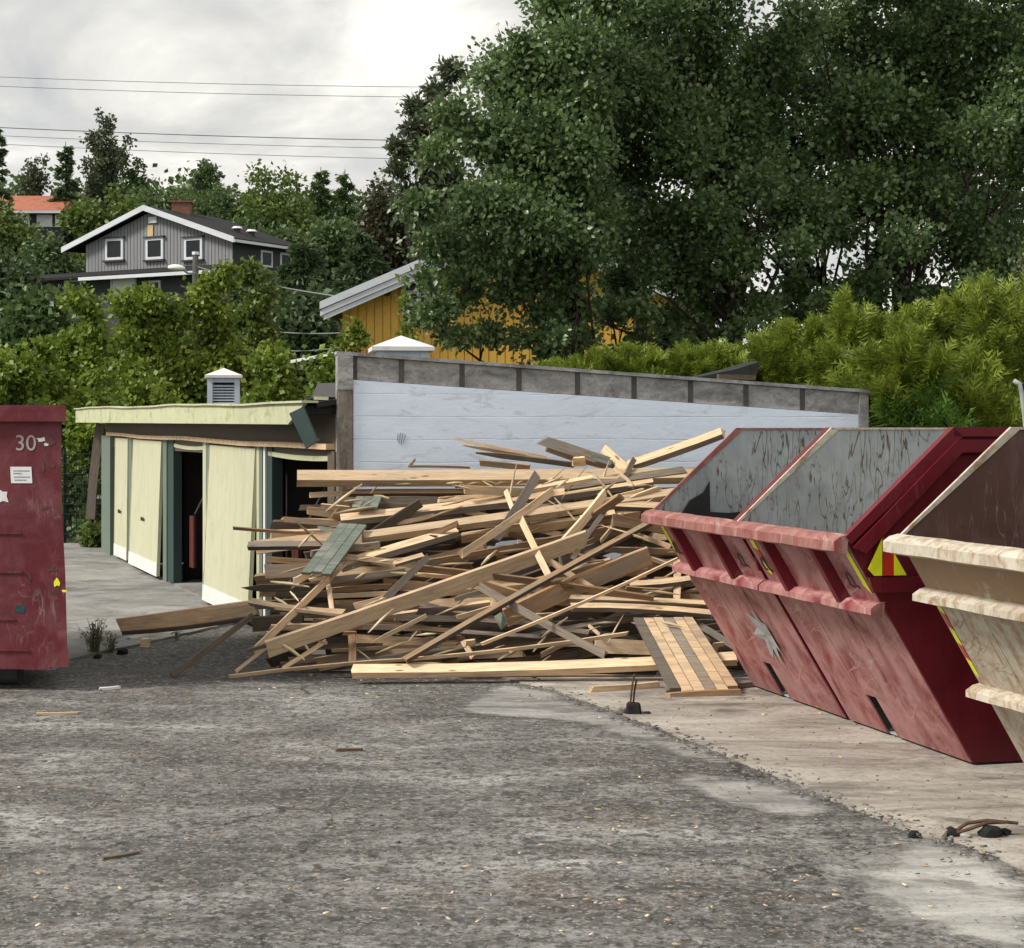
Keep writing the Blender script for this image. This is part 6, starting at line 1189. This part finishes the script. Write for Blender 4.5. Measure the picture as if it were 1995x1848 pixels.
for sgn in (0, 1):
    xa, xb_ = (xl - ov, xm) if sgn == 0 else (xrr + ov, xm); z0_, z1_ = oz(xl) - ov * sl, oz(xm)
    MB().hexa([V3(xa, Yo - .5, z0_), V3(xb_, Yo - .5, z1_), V3(xb_, Yo + 7.9, z1_), V3(xa, Yo + 7.9, z0_), V3(xa, Yo - .5, z0_ + .14), V3(xb_, Yo - .5, z1_ + .14), V3(xb_, Yo + 7.9, z1_ + .14), V3(xa, Yo + 7.9, z0_ + .14)]).build('roof', 'rooftile_black', yh)
    for k_, (dz, hgt, pr) in enumerate(((0.02, 0.16, 0.07), (-0.10, 0.118, 0.045), (-0.20, 0.098, 0.02))):
        xs_ = xa + (0.04 * k_ if sgn == 0 else -0.04 * k_)
        MB().hexa([V3(xs_, Yo - .5 - pr, z0_ + dz), V3(xb_, Yo - .5 - pr, z1_ + dz), V3(xb_, Yo - .505 + 0.0, z1_ + dz), V3(xs_, Yo - .505, z0_ + dz), V3(xs_, Yo - .5 - pr, z0_ + dz + hgt), V3(xb_, Yo - .5 - pr, z1_ + dz + hgt), V3(xb_, Yo - .505, z1_ + dz + hgt), V3(xs_, Yo - .505, z0_ + dz + hgt)]).build('barge_board', 'trim', yh)
    MB().hexa([V3(xa, Yo - .49, z0_ - .12), V3(xb_, Yo - .49, z1_ - .12), V3(xb_, Yo - 0.01, z1_ - .12), V3(xa, Yo - 0.01, z0_ - .12), V3(xa, Yo - .49, z0_ - .01), V3(xb_, Yo - .49, z1_ - .01), V3(xb_, Yo - 0.01, z1_ - .01), V3(xa, Yo - 0.01, z0_ - .01)]).build('soffit', 'trim', yh)
def ywin(xa, xb, ya, yb):
    a, b_ = P(xa, yb, Yo - .03), P(xb, ya, Yo - .03); g = MB().aabb(a.x, b_.x, Yo - .035, Yo - .003, a.z, b_.z).build('window', 'trim', yh)
    w_ = b_.x - a.x; h_ = b_.z - a.z; nx = max(1, round(w_ / 0.45)); nz = 3; fr = 0.07
    for i in range(nx):
        for j in range(nz):
            MB().aabb(a.x + fr + (w_ - fr) * i / nx, a.x + (w_ - fr) * (i + 1) / nx, Yo - .045, Yo - .036, a.z + fr + (h_ - fr) * j / nz, a.z + (h_ - fr) * (j + 1) / nz).build('pane', 'glass', g)
ywin(783, 850, 545, 616)
a = P(768, 549, Yo - .3); 
for i in range(8): MB().hexa([V3(a.x + i * .11, Yo - .32, a.z), V3(a.x + i * .11 + .108, Yo - .32, a.z), V3(a.x + i * .11 + .108, Yo - .31, a.z), V3(a.x + i * .11, Yo - .31, a.z), V3(a.x + i * .11, Yo - .30, a.z + .13), V3(a.x + i * .11 + .108, Yo - .30, a.z + .13), V3(a.x + i * .11 + .108, Yo - .29, a.z + .13), V3(a.x + i * .11, Yo - .29, a.z + .13)]).build('awning_stripe', 'trim' if i % 2 == 0 else 'blue_cloth', yh)
MB().aabb(a.x - .04, a.x + .95, Yo - .34, Yo - .003, a.z + .133, a.z + .17).build('awning_box', 'trim', yh)
a = P(681, 588, Yo); 
c = P(754, 574, Yo); lump(c + V3(0, -0.08, 0), 0.07, 5).build('outdoor_lamp', 'wire', yh)
# low white building edge behind the garage corner
wb = P(610, 705, 33); tag(MB().hexa([P(566, 708, 33), P(660, 690, 32.2), P(660, 690, 36), P(566, 708, 36.4), P(566, 702, 33), P(660, 684, 32.2), P(660, 684, 36), P(566, 702, 36.4)]).build('pale_roof', 'trim', origin=wb), 'low pale roof edge glimpsed through leaves behind the garage corner', 'roof')
